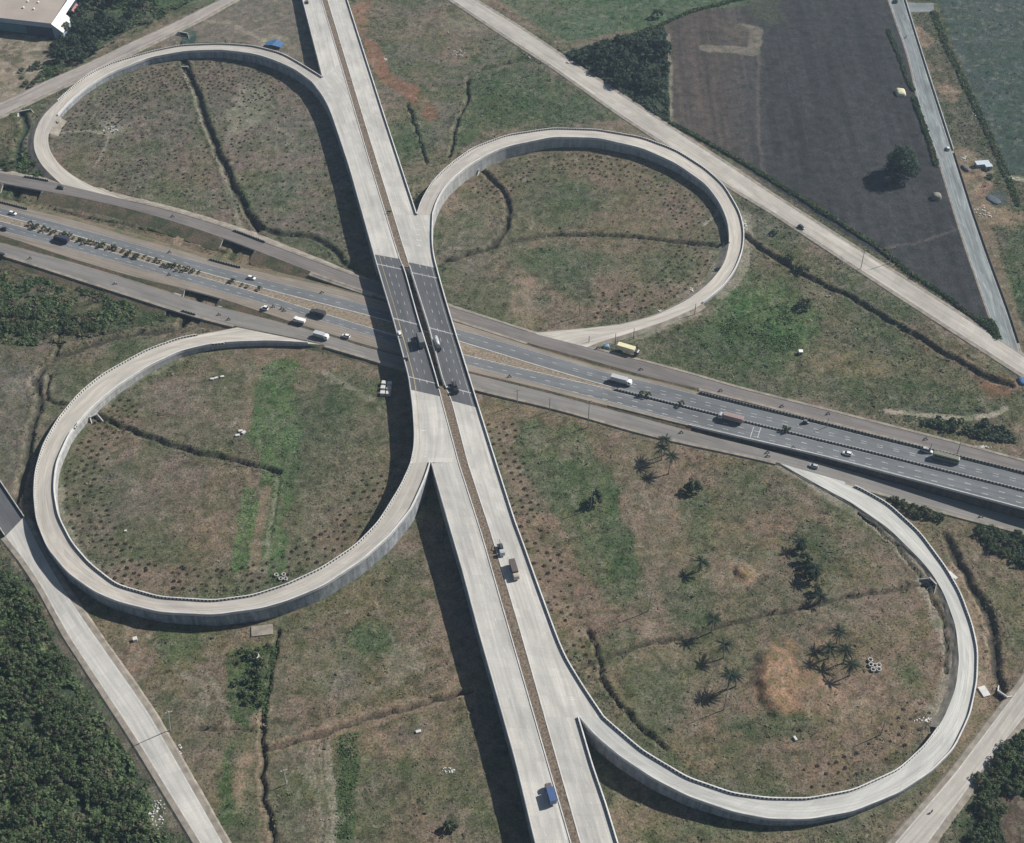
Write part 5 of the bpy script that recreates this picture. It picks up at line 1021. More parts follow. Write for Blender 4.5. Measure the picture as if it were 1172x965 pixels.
# hut by the grey road
h = empty('hut', G(1126, 192), R(8), 'small flat pale L-shaped hut right of the grey road', 'hut')
MB().box((-1, 1, 1.3), (7.5, 3.4, 2.6)).box((1.4, -1.8, 1.3), (3.6, 2.4, 2.6)).build('wall', plain('hut wall', (.35, .38, .42)), h); M['hutroof'] = plain('grey sheet roof', (.50, .56, .60), .5, .2, .8); MB().box((-1, 1, 2.7), (7.9, 3.8, .16)).build('roof', M['hutroof'], h); MB().box((1.4, -2.0, 2.66), (4.0, 2.8, .14)).build('roof', M['hutroof'], h)
MB().box((1.2, -3.03, 1.0), (.9, .06, 2.0)).build('door', M['darkw'], h)
# covered heaps
def heap(name, px, py, rx, ry, h, mat, label, cat, seed, pw=.5, rz=0):
    rs = np.random.default_rng(seed); b = G(px, py); V = []; n = 20; rings = [(1.0, -.1), (1.02, .25), (.97, .6), (.82, .85), (.5, .97), (.2, 1.0)]
    for r, z in rings:
        for k in range(n):
            a = 2 * math.pi * k / n; sx, sy = math.copysign(abs(math.cos(a)) ** pw, math.cos(a)), math.copysign(abs(math.sin(a)) ** pw, math.sin(a)); j = 1 + rs.uniform(-.07, .07); V.append((sx * rx * r * j, sy * ry * r * j, z * h * (1 + rs.uniform(-.06, .06))))
    F = [(i * n + k, i * n + (k + 1) % n, (i + 1) * n + (k + 1) % n, (i + 1) * n + k) for i in range(len(rings) - 1) for k in range(n)] + [[(len(rings) - 1) * n + k for k in range(n)]]
    o = MB().add(V, F).build(name, mat, smooth=True); o.location = b; o.rotation_euler = (0, 0, rz); return props(o, label, cat)
heap('haystack', 1030.6, 107, 2.7, 3.5, 2.4, plain('pale straw', (.60, .58, .40), .9, .2, 1.2, bump=.4), 'pale cream rectangular haystack in the ploughed field by the grey road', 'haystack', 1, .45)
heap('haystack', 1071.5, 227, 2.5, 2.4, 3.0, plain('grey straw', (.27, .26, .22), .95, .4, 1.2, bump=.6), 'small grey haystack at the field edge below the big round tree', 'haystack', 2, .8)
heap('gravel_heap', 1105, 193, 1.6, 3.2, 1.4, plain('grey gravel', (.16, .16, .155), .95, .4, 2, bump=.6), 'elongated grey gravel heap left of the L-shaped hut', 'gravel heap', 3, .9, .3)
heap('tarpaulin', 1137, 229, 2.6, 4.2, .8, plain('faded dark blue sheet', (.075, .105, .12), .7, .6, 1.5), 'faded dark blue sheet over a heap below the L-shaped hut', 'tarpaulin', 4, .7, .6)
BLUE = plain('blue tarpaulin', (.06, .145, .30), .6, .25, .6, spec=.4)
tp = empty('tent', G(314.6, 53), R(-18), 'bright blue tarpaulin shelter with a fold, just outside the upper left loop', 'tarpaulin shelter')
MB().add([(-6, -2.6, 1.2), (0, -3.2, 2.6), (5.6, -2.4, 1.4), (-5.4, 2.6, 1.3), (.2, 3.4, 2.9), (5, 3, 1.5)], [(0, 1, 4, 3), (1, 2, 5, 4)]).build('canopy', BLUE, tp)
for k, (x, y, z) in enumerate(((-5.8, -2.5, 1.2), (5.4, -2.3, 1.4), (-5.2, 2.5, 1.3), (4.9, 2.9, 1.5), (0, -3.1, 2.6), (.2, 3.3, 2.9))): MB().cyl((x, y, z / 2 - .1), .06, z).build('pole', M['bark'], tp)
heap('tarpaulin', 1171, 437, 2.3, 2.5, 1.5, BLUE, 'blue tarpaulin heap where the two roads meet at the right edge', 'tarpaulin', 6, .5)
heap('tarpaulin', 694, 398, 1.5, 1.3, 1.9, plain('light blue cover', (.20, .32, .38), .6, .3, 1), 'small light blue covered stall beside the upper right ramp mouth', 'tarpaulin', 7, .45)
pm = empty('pump_house', G(916, 405), 0, 'tiny pump hut alone in the green field right of the upper right loop', 'pump hut')
MB().box((0, 0, .9), (1.6, 1.6, 1.8)).build('wall', plain('pump wall', (.42, .44, .44)), pm); MB().box((0, 0, 1.85), (2.0, 2.0, .12)).build('roof', M['white'], pm); MB().box((0, -.83, .8), (.7, .06, 1.5)).build('door', M['darkw'], pm)

# concrete blocks, rings, culvert heads
def block(px, py, d, label, rz=0, mat='cc', group=None, dz=0, name='concrete_block', cat='concrete block'):
    b = G(px, py); o = MB().box((0, 0, d[2] / 2), d).build(name, M[mat], bevel=.05); o.location = b + (0, 0, dz); o.rotation_euler = (0, 0, rz); return props(o, label, cat, group)
M['cc_l'] = plain('pale new concrete', (.56, .55, .52), .8, .15, .6)
for k, (px, py) in enumerate(((439.5, 440), (446, 441), (438.5, 445.5), (445.3, 446.5), (438, 451.5), (444.5, 452))):
    block(px, py, (2.1, 2.1, 1.7), ('top left', 'top right', 'middle left', 'middle right', 'bottom left', 'bottom right')[k] + ' cube of the six concrete blocks beside the flyover shadow', R(-5), 'cc_l', 'six concrete blocks beside the flyover')
for k, (px, py, r) in enumerate(((243, 434.5, 0), (247.5, 433.5, .4), (254.5, 432, .2))): block(px, py, (1.7, 1.1, .8), ('left', 'middle', 'right')[k] + ' pale block of the row of three high in the lower left loop', r, 'cc_l')
for k, (px, py, r) in enumerate(((272, 499, .2), (275.5, 494, .2), (279, 495.5, 1.0))): block(px, py, (1.9, 1.2, .8), ('lower', 'upper', 'right')[k] + ' pale block of the loose trio amid the lower left loop', r, 'cc_l')
block(155, 733, (1.7, 1.7, 1.5), 'white squat block on the bare soil beside the left road below the loop', .3, 'cc_l'); block(910, 846, (.9, 1.9, 1.0), 'small white block alone below the orange mound', .4, 'cc_l'); block(479, 838, (2.0, 1.1, .8), 'white block alone on the dark patch left of the flyover shadow', .3, 'cc_l'); block(144, 608.5, (1.0, .8, .8), 'single white block inside the left part of the lower left loop', .2, 'cc_l')
block(300, 722, (8.5, 5.0, .4), 'flat pale concrete slab at the foot of the lower left loop wall', .15, 'verge', name='concrete_slab', cat='concrete slab'); block(1126, 792, (3.0, 4.6, .6), 'pale slanted concrete slab beside the drain right of the palm loop', .3, 'cc_l', name='concrete_slab', cat='concrete slab')
block(1090, 659, (1.6, 4.4, .5), 'pale concrete slab leaning beside the right side of the palm loop ramp', .6, 'cc_l', name='concrete_slab', cat='concrete slab')
def ring(px, py, r, h, label, group=None):
    n = 20; V = []; 
    for rr, z in ((r, 0), (r, h), (r * .78, h), (r * .78, .02)):
        V += [(rr * math.cos(2 * math.pi * k / n), rr * math.sin(2 * math.pi * k / n), z) for k in range(n)]
    o = MB().add(V, [(i * n + k, i * n + (k + 1) % n, (i + 1) * n + (k + 1) % n, (i + 1) * n + k) for i in range(3) for k in range(n)]).build('concrete_ring', M['cc_l'], smooth=False); o.location = G(px, py); return props(o, label, 'concrete ring', group)
for px, py, lab in ((996, 756.5, 'topmost'), (996.5, 762, 'upper left'), (1001, 763, 'middle'), (999, 767.5, 'bottom left'), (1005.5, 762.5, 'upper right'), (1005.5, 767, 'bottom right')): ring(px, py, .95, 1.0, lab + ' ring of the cluster of concrete rings in the palm field', 'concrete rings in the palm field')
for px, py, lab in ((316.5, 659, 'left'), (321.5, 663.5, 'lower'), (325, 658.5, 'upper right'), (327, 663.5, 'right')): ring(px, py, .85, .9, lab + ' ring of the cluster inside the bottom of the lower left loop', 'concrete rings in the lower left loop')
ring(292, 752, 1.7, 1.1, 'large grey well ring on green grass below the lower left loop'); ring(285.5, 753, .9, .8, 'small pale ring left of the large well ring')
def culvert(px, py, rz, wd, h, label, flare=.6, s=1.0, z=0):
    r = empty('culvert', G(px, py) + (0, 0, z), rz, label, 'culvert'); mb = MB(); mb.box((-wd / 2 - .2, 0, h / 2 - .5), (.4, .5, h + 1)); mb.box((wd / 2 + .2, 0, h / 2 - .5), (.4, .5, h + 1)); mb.box((0, 0, h + .25), (wd + 1.2, .6, .5)); mb.build('headwall', M['cc'], r)
    MB().box((0, .6, h / 2 - .6), (wd, .3, h + 1)).build('opening', M['darkw'], r)  # solid dark panel standing in for the shade inside the culvert mouth
    for sg in (-1, 1):
        x = sg * (wd / 2 + .4); x2 = x + sg * flare * 3.5 * s; V = [(x, 0, h), (x2, -3.5 * s, .1), (x2, -3.5 * s, -.8), (x, 0, -.8), (x + sg * .35, 0, h), (x2 + sg * .35, -3.5 * s, .1), (x2 + sg * .35, -3.5 * s, -.8), (x + sg * .35, 0, -.8)]
        MB().add(V, [(0, 1, 2, 3), (7, 6, 5, 4), (0, 4, 5, 1), (1, 5, 6, 2)]).build('wing_wall', M['cc_l'], r)
culvert(211, 76, R(2), 3.4, 1.8, 'pale flared culvert mouth under the top of the upper left loop'); culvert(210, 40, R(-20), 5.5, 1.6, 'wide white culvert mouth under the upper left road above the green pool', .8); culvert(66, 143, R(-50), 2.6, 2.4, 'concrete culvert mouth inside the left end of the upper left loop', .3)
culvert(29, 129, R(20), 6.2, 1.9, 'twin dark culvert opening under the upper left road at the left edge', .5); culvert(108, 479, R(38), 2.6, 2.2, 'pale culvert mouth inside the upper left of the lower left loop', .2); culvert(545, 196, R(-40), 3.2, 1.8, 'small culvert mouth inside the left of the upper right loop', .4)
culvert(828, 281, R(80), 2.6, 2.0, 'dark culvert mouth inside the right of the upper right loop', .3); culvert(1067, 668, R(-60), 3.0, 1.6, 'blue grey culvert mouth inside the right side of the palm loop', .8); culvert(1146, 797, R(135), 2.6, 1.4, 'culvert head under the lower right road at the drain end', .4)
culvert(606, 65, R(120), 3.2, .9, 'blue grey culvert head under the diagonal road near the top', .4)
M['water'] = plain('still green water', (.035, .055, .045), .12, .2, .3, spec=.5)
pond = MB().add([P(*q, .02) for q in ((208, 44), (224, 42), (224, 51), (208, 52))], [(0, 1, 2, 3)]).build('pond', M['water']); props(pond, kind='structure')
pond = MB().add([P(*q, -.05) for q in ((1060, 660), (1069, 664), (1077, 676), (1066, 679), (1060, 668))], [(0, 1, 2, 3, 4)]).build('pond', plain('dark blue water', (.035, .055, .085), .15, .4, .8, spec=.5)); props(pond, kind='structure')
# rubble
def rubble(px, py, rx, ry, n, label, col=(.60, .58, .54), smin=.2, smax=.8):
    rs = np.random.default_rng(int(px + py * 3)); mb = MB(); o = G(px, py); m = 634 / (py + 1146)
    for k in range(n):
        a = rs.uniform(0, 6.28); r = rs.uniform(0, 1) ** .6; s = rs.uniform(smin, smax) * (1.2 - r * .5); mb.box((math.cos(a) * r * rx * m, math.sin(a) * r * ry * m * 1.4, s * .2), (s * rs.uniform(.7, 1.5), s, s * .7), rs.uniform(0, 3), taper=rs.uniform(.5, .9))
    q = mb.build('rubble_pile', plain('rubble', col, .9, .35, 1.5)); q.location = o; return props(q, label, 'rubble pile')
for a in ((127, 148, 10, 6, 60, 'scattered white rubble on the old track inside the upper left loop'), (945, 472, 22, 2.5, 60, 'line of white rubble along the upper service road right of the green field'), (1124, 512, 12, 1.8, 45, 'white rubble heap beside the upper service road at the far right'), (1078, 822, 4, 7, 40, 'white broken concrete at the lower right inside the palm loop'), (1056, 825, 14, 3, 34, 'trail of white rubble running left from the palm loop ramp'),
          (756, 357, 6, 3, 16, 'white rubble beside the bottom right of the upper right loop ramp'), (792, 333, 2, 4, 12, 'white rubble streak inside the lower right of the upper right loop'), (176, 935, 14, 16, 90, 'grey and white dumped rubble beside the bottom left road'), (204, 862, 4, 8, 30, 'white debris in the scrub right of the bottom left road'), (1115, 133, 5, 14, 26, 'white litter in the grass right of the grey road'),
          (525, 60, 10, 6, 30, 'pale scattered stones near the top right of the flyover'), (441, 68, 3, 3, 16, 'pale stones on the red soil beside the upper flyover'), (514, 882, 8, 3, 22, 'pale stones scattered left of the bottom flyover shadow'), (1155, 204, 12, 1.6, 30, 'pale debris line at the end of the green field at the right edge'), (853, 258, 3, 8, 24, 'pale rubble outside the right end of the upper right loop'), (600, 382, 8, 1.4, 14, 'pale kerb rubble at the upper right ramp mouth'), (1128, 243, 14, 9, 70, 'reddish broken brick rubble spread below the blue sheet'), (1104, 182, 7, 6, 40, 'pinkish building rubble left of the L-shaped hut')): rubble(*a)

# poles
M['steel'] = plain('galvanised steel', (.30, .31, .31), .5, .2, 1, metal=.2)
def pole(px, py, h, label, arms=1, mat='steel', lean=(0, 0), r=.21, group=None, name='power_pole', cat='power pole'):
    p = empty(name, G(px, py), 0, label, cat, group); MB().tube([(0, 0, -.5), (lean[0] * .5, lean[1] * .5, h * .5), (lean[0], lean[1], h)], [r, r * .85, r * .6], 8).build('post', M[mat], p)
    for k in range(arms):
        z = h - .5 - k * 1.3; MB().box((lean[0], lean[1], z), (2.8, .2, .2), R(20)).build('cross_arm', M[mat], p)
        mb = MB(); [mb.cyl((lean[0] + x, lean[1] + x * .36, z + .2), .07, .3) for x in (-.95, 0, .95)]; mb.build('insulator', M['cc_l'], p)
for a in ((663,362,13,'tall thin pole near the lower middle of the upper right loop field',0), (673,489,17,'tallest pole beside the lower service road right of the flyover',2), (592,464,10,'pole beside the lower service road nearest the flyover',1), (629,471,9,'thin pole on the lower service road verge between two others',0), (676,583,12,'pole beside the small tree in the palm field',1), (742,700,13,'leaning pole in the brown strip of the palm field',1,'steel',(.6,.2)),
  (828.5,812,14,'tall pale pole left of the orange mound',0), (1008,841,10,'thin pole at the lower right of the palm field',0), (704,394,7,'left thin pole beside the yellow truck',0,'bark'), (725,388,7,'thin pole behind the yellow truck on the ramp edge',0,'bark'), (795,360,7,'thin pole on the outer edge of the upper right ramp',0,'bark'), (674,393,5,'short post at the upper right ramp mouth',0,'bark'), (985,308,13,'pole on the near side of the diagonal road',1), (1018,302,11,'pole behind the hedge of the ploughed field',1),
  (195,836,13.5,'long leaning pale pole right of the bottom left road',1,'cc_l',(1.6,-.6)), (328,898,10,'short pale pole beside the brown path at the bottom',1,'cc_l'), (178,932,7,'thin pole in the dumped rubble at the bottom left',0,'cc_l'), (1062,523,9,'thin pole on the upper service road above the dark car',0), (945,494,9,'thin pole between highway and upper service road right of the rubble',0), (1095,521,9,'thin pole on the upper service road above the green bus',0)): pole(*a)
# signs
sg = empty('road_sign', P(445.5, 245, 8.2), R(8), 'small green road sign on the flyover median', 'road sign'); MB().box((0, 0, 1.6), (2.4, .08, 1.2)).build('panel', plain('green sign', (.02, .22, .12), .4, .1), sg)
for x in (-.8, .8): MB().cyl((x, .1, 1.0), .05, 2.2).build('post', M['steel'], sg)

# ------------------------------------------------------------------ vehicles
def paint_(name, c, rough=.35, metal=.0): 
    m, n, lk, b = nodes_mat(name, rough, .5); f = noise(n, lk, n.new('ShaderNodeTexCoord').outputs['Object'], 1.2, 4)
    lk.new(mixc(n, lk, 1.0, ramp(n, lk, f, [(.3, g3(.85)), (.7, g3(1.05))]), tuple(c), 'MULTIPLY'), b.inputs['Base Color']); b.inputs['Metallic'].default_value = metal; return m
PC = {'white': (.78, .78, .77), 'black': (.02, .02, .023), 'silver': (.45, .46, .47), 'grey': (.16, .165, .17), 'red': (.35, .06, .04), 'yellow': (.70, .52, .12), 'blue': (.07, .12, .26), 'green': (.16, .19, .14), 'brown': (.13, .105, .095), 'darkgrey': (.05, .055, .06), 'pink': (.30, .22, .205), 'beige': (.42, .38, .30), 'cream': (.72, .66, .42), 'skin': (.24, .13, .08), 'cloth': (.25, .24, .26), 'clothd': (.04, .045, .07)}
PM = {k: paint_('paint ' + k, v) for k, v in PC.items()}
M['glass'] = paint_('window glass', (.02, .025, .03), .08); M['tyre'] = plain('tyre', (.025, .025, .025), .9, .2, 3); M['rim'] = plain('rim', (.35, .35, .35), .4, .1, 3, metal=.6); M['lamp'] = paint_('head lamp lens', (.7, .7, .66), .1); M['tail'] = paint_('tail lamp lens', (.35, .02, .02), .2); M['chass'] = plain('chassis', (.03, .03, .03), .8, .2, 2)
def wheel(par_, x, y, r, w=.22):
    o = MB().cyl((0, 0, 0), r, w, 'y', 16).build('wheel', M['tyre'], par_); o.location = (x, y, r); q = MB().cyl((0, 0, 0), r * .55, w + .03, 'y', 12).build('rim', M['rim'], o)
def lights(par_, xf, xb, y, z, w=.3):
    for s in (-1, 1):
        MB().box((xf, s * y, z), (.06, w, .16)).build('headlight', M['lamp'], par_); MB().box((xb, s * y, z + .05), (.06, w * .8, .16)).build('taillight', M['tail'], par_)
def loft(mb, secs, mi=0):
    """secs: (x, half width bottom, half width top, z bottom, z top)"""
    V = []
    for x, wb, wt, z0, z1 in secs: zm = z0 + (z1 - z0) * .55; V += [(x, -wb, z0), (x, -max(wb, wt) * 1.02, zm), (x, -wt * .97, z1 - .05), (x, -wt * .8, z1), (x, wt * .8, z1), (x, wt * .97, z1 - .05), (x, max(wb, wt) * 1.02, zm), (x, wb, z0)]
    n = 8; F = [(i * n + k, (i + 1) * n + k, (i + 1) * n + (k + 1) % n, i * n + (k + 1) % n) for i in range(len(secs) - 1) for k in range(n)] + [tuple(range(n)), tuple(reversed(range((len(secs) - 1) * n, len(secs) * n)))]
    return mb.add(V, F, mi=mi)
def car(r, c, L=4.3, W=1.76, H=1.5, style='hatch'):
    h = W / 2; a = L / 2; bz = .92 if style != 'suv' else 1.05
    loft(MB(), [(-a, h * .84, h * .78, .45, bz * .86), (-a + .25, h * .97, h * .9, .28, bz), (-a * .4, h, h * .95, .22, bz + .03), (a * .35, h, h * .95, .22, bz), (a - .55, h * .97, h * .88, .25, bz * .88), (a - .12, h * .9, h * .78, .32, bz * .72), (a, h * .75, h * .6, .42, bz * .6)]).build('body', c, r, smooth=True)
    xb = -a + (.15 if style != 'sedan' else .75); loft(MB(), [(xb, h * .86, h * .70, bz - .04, bz + .02), (xb + .35, h * .87, h * .72, bz - .04, H - .04), (a * .12, h * .87, h * .72, bz - .04, H - .02), (a * .52, h * .86, h * .66, bz - .06, bz + .03)]).build('windows', M['glass'], r, smooth=False)
    MB().box(((xb + .35 + a * .12) / 2, 0, H), (a * .12 - xb - .3, W * .72, .06)).build('roof', c, r, bevel=.03)
    for x in (-a * .6, a * .62):
        for s in (-1, 1): wheel(r, x, s * (h - .1), .31)
    lights(r, a - .02, -a + .02, h * .55, bz * .62)
def truck(r, c, cab, L=9.0, W=2.45, H=3.1, body='box'):
    a = L / 2; MB().box((0, 0, .85), (L - .4, .9, .3)).build('chassis', M['chass'], r); cl = 2.0
    loft(MB(), [(a - cl, W / 2, W / 2 * .96, .6, 2.55), (a - cl * .4, W / 2, W / 2 * .96, .6, 2.65), (a - .15, W / 2 * .98, W / 2 * .9, .6, 2.35), (a, W / 2 * .92, W / 2 * .85, .6, 1.4)]).build('cab', cab, r)
    MB().add([(a - .08, -W * .43, 1.5), (a - .08, W * .43, 1.5), (a - .3, W * .40, 2.3), (a - .3, -W * .40, 2.3)], [(0, 1, 2, 3)]).build('windscreen', M['glass'], r)
    for s in (-1, 1): MB().box((a - .9, s * (W / 2 + .01), 1.9), (.8, .04, .6)).build('window', M['glass'], r)
    bl = L - cl - .3; bx = -a + bl / 2
    if body == 'box':
        mb = MB().box((bx, 0, (1.0 + H) / 2), (bl, W, H - 1.0)); [mb.box((-a + .3 + k * (bl - .6) / 8, 0, H / 2 + .55), (.08, W + .08, H - 1.0)) for k in range(9)]; mb.build('cargo_box', c, r, bevel=.03)
    elif body == 'tipper':
        mb = MB(); mb.box((bx, 0, 1.1), (bl, W, .15)); [mb.box((bx, s * (W / 2 - .05), 1.75), (bl, .1, 1.3)) for s in (-1, 1)]; mb.box((-a + .05, 0, 1.75), (.1, W, 1.3)); mb.box((-a + bl - .05, 0, 1.85), (.1, W, 1.5)); [mb.box((-a + .3 + k * (bl - .6) / 6, s * (W / 2 + .03), 1.75), (.1, .08, 1.3)) for k in range(7) for s in (-1, 1)]; mb.build('tipper_body', c, r)
        loft(MB(), [(-a + .15, .9, .7, 1.1, 1.7), (bx, 1.1, .8, 1.1, H - .5), (-a + bl - .15, .9, .7, 1.1, 1.8)]).build('load', M['soil'], r)
    elif body == 'tank':
        mb = MB(); mb.tube([(-a + .1, 0, 1.95), (-a + .3, 0, 1.95), (-a + bl - .25, 0, 1.95), (-a + bl - .05, 0, 1.95)], [.7, 1.12, 1.12, .7], 18); [mb.cyl((-a + .8 + k * (bl - 1.6) / 2, 0, 3.1), .28, .25) for k in range(3)]; mb.build('tank', c, r, smooth=True)
    elif body == 'frame':
        mb = MB(); mb.box((bx, 0, 1.15), (bl, W, .25)); mb.build('flatbed', c, r); mb = MB(); mb.box((bx + .5, .2, 1.9), (bl * .5, W * .7, 1.2)); mb.build('machine', PM['darkgrey'], r, bevel=.08); mb = MB().tube([(bx + .4, 0, 2.3), (bx - 1.0, .1, 3.6), (bx - 3.2, .2, 2.6)], [.18, .16, .12], 8); mb.build('crane_arm', PM['grey'], r)
    for x in (a - 1.2, -a + 1.2, -a + 2.35):
        for s in (-1, 1): wheel(r, x, s * (W / 2 - .2), .5, .32)
    lights(r, a + .01, -a + .02, W * .38, .85)
def bus(r, c, L=11.0, W=2.5, H=3.1):
    a = L / 2; loft(MB(), [(-a, W / 2 * .95, W / 2 * .9, .45, H - .15), (-a + .3, W / 2, W / 2 * .96, .4, H), (a - .5, W / 2, W / 2 * .96, .4, H), (a, W / 2 * .92, W / 2 * .86, .45, H - .25)]).build('body', c, r)
    for s in (-1, 1):
        for k in range(7): MB().box((-a + 1.0 + k * (L - 2.0) / 6.5 + .4, s * (W / 2 + .03), 2.1), ((L - 2.6) / 7, .04, .8)).build('window', M['glass'], r)
        for x in (-a + 2.4, a - 2.2): wheel(r, x, s * (W / 2 - .15), .5, .3)
    MB().box((a + .0, 0, 2.0), (.06, W * .8, 1.1)).build('windscreen', M['glass'], r); mb = MB(); [mb.box((0, y, H + .06), (L * .8, .18, .12)) for y in (-.8, 0, .8)]; mb.build('roof_rack', PM['beige'], r); lights(r, a + .02, -a - .01, W * .36, .85)
def auto(r, c):
    loft(MB(), [(-1.3, .6, .6, .3, 1.0), (-.9, .68, .62, .25, 1.7), (.3, .66, .58, .25, 1.72), (.8, .5, .4, .3, 1.0), (1.3, .2, .2, .35, .8)]).build('body', c, r); MB().box((-.3, 0, 1.78), (1.5, 1.2, .1)).build('roof', PM['grey'], r, bevel=.04)
    for x, y in ((-.9, .6), (-.9, -.6), (1.1, 0)): wheel(r, x, y, .24, .12)
    MB().box((1.28, 0, .7), (.06, .2, .16)).build('headlight', M['lamp'], r)
RIDER = {}
def skin_mesh(joints, edges, radii):
    me = bpy.data.meshes.new('person'); me.from_pydata(joints, edges, []); o = bpy.data.objects.new('t', me); link(o); m = o.modifiers.new('s', 'SKIN')
    for i, v in enumerate(me.skin_vertices[0].data): v.radius = (radii[i], radii[i])
    me.skin_vertices[0].data[0].use_root = True; s = o.modifiers.new('u', 'SUBSURF'); s.levels = 1; s.render_levels = 1
    dg = bpy.context.evaluated_depsgraph_get(); out = bpy.data.meshes.new_from_object(o.evaluated_get(dg)); bpy.data.objects.remove(o); return out
RJ = [(-.15, 0, .82), (-.10, 0, 1.1), (-.02, 0, 1.35), (.02, 0, 1.48), (.05, 0, 1.62), (.07, 0, 1.74), (.0, .2, 1.36), (.22, .28, 1.18), (.5, .26, 1.04), (.0, -.2, 1.36), (.22, -.28, 1.18), (.5, -.26, 1.04), (.0, .13, .80), (.32, .17, .78), (.22, .16, .40), (.36, .16, .36), (.0, -.13, .80), (.32, -.17, .78), (.22, -.16, .40), (.36, -.16, .36)]
RE = [(0, 1), (1, 2), (2, 3), (3, 4), (4, 5), (2, 6), (6, 7), (7, 8), (2, 9), (9, 10), (10, 11), (0, 12), (12, 13), (13, 14), (14, 15), (0, 16), (16, 17), (17, 18), (18, 19)]
RR = [.17, .16, .17, .07, .10, .09, .075, .055, .04, .075, .055, .04, .10, .085, .06, .05, .10, .085, .06, .05]
rider_me = skin_mesh(RJ, RE, RR); rider_me.materials.append(PM['skin'])
shirt_j = [(-.15, 0, .84), (-.10, 0, 1.1), (-.02, 0, 1.36), (.0, .2, 1.37), (.22, .28, 1.19), (.0, -.2, 1.37), (.22, -.28, 1.19)]
shirt_me = skin_mesh(shirt_j, [(0, 1), (1, 2), (2, 3), (3, 4), (2, 5), (5, 6)], [.20, .19, .20, .10, .075, .10, .075])
tr_me = skin_mesh([(-.15, 0, .82), (.0, .13, .80), (.32, .17, .78), (.23, .16, .44), (.0, -.13, .80), (.32, -.17, .78), (.23, -.16, .44)], [(0, 1), (1, 2), (2, 3), (0, 4), (4, 5), (5, 6)], [.19, .125, .105, .08, .125, .105, .08])
def moto(r, c):
    for x in (-.65, .65): wheel(r, x, 0, .30, .10)
    MB().tube([(-.6, 0, .5), (-.2, 0, .62), (.2, 0, .78), (.45, 0, .72)], [.10, .16, .19, .08], 8).build('body', c, r, smooth=True); MB().box((-.28, 0, .76), (.75, .26, .1)).build('seat', M['chass'], r, bevel=.03)
    MB().tube([(.65, 0, .3), (.5, 0, .75), (.42, 0, 1.0)], .04, 6).build('fork', M['rim'], r); MB().tube([(.42, -.32, 1.02), (.45, 0, 1.0), (.42, .32, 1.02)], .025, 6).build('handlebar', M['chass'], r); MB().cyl((.55, 0, .85), .09, .1, 'x').build('headlight', M['lamp'], r)
moto_i = 0
def vehicle(kind, px, py, z, dirpx, label, cat, c='white', c2=None, **kw):
    """dirpx: a survey point the vehicle faces towards"""
    p = P(px, py, z); q = P(dirpx[0], dirpx[1], z); rz = math.atan2(q[1] - p[1], q[0] - p[0])
    nm = {'car': 'parked_car', 'truck': 'truck', 'bus': 'bus', 'auto': 'auto_rickshaw', 'moto': 'motorcycle', 'van': 'van'}[kind]; nm = 'car' if kind == 'car' else nm
    r = empty(nm, (p[0], p[1], z + .03), rz, label, cat)
    if kind == 'car': car(r, PM[c], **kw)
    elif kind == 'van': car(r, PM[c], L=kw.get('L', 5.0), W=1.85, H=2.1, style='suv')
    elif kind == 'truck': truck(r, PM[c], PM[c2 or c], **kw)
    elif kind == 'bus': bus(r, PM[c], **kw)
    elif kind == 'auto': auto(r, PM[c])
    else:
        moto(r, PM[c]); global moto_i; moto_i += 1; cl = ('cloth', 'clothd', 'white', 'brown', 'grey', 'blue')[moto_i % 6]
        h = bpy.data.objects.new('person', rider_me); link(h); h.location = r.location; h.rotation_euler = (0, 0, rz); props(h, 'person in %s shirt riding the ' % {'cloth': 'grey', 'clothd': 'navy', 'white': 'white', 'brown': 'brown', 'grey': 'dark grey', 'blue': 'blue'}[cl] + ' '.join(label.replace('dark ', '').split()[:9]), 'person')
        for me_, nm_, m_ in ((shirt_me, 'shirt', PM[cl]), (tr_me, 'trousers', PM['clothd'])):
            k_ = bpy.data.objects.new(nm_, me_.copy()); k_.data.materials.clear(); k_.data.materials.append(m_); link(k_, h)
        MB().tube([(.07, 0, 1.66), (.07, 0, 1.76), (.07, 0, 1.86)], [.13, .145, .06], 10).build('helmet', M['chass'], h, smooth=True)
    return r
def E_(x, y): return (x + 40, y + 10.5)
def W_d(x, y): return (x - 40, y - 10.5)
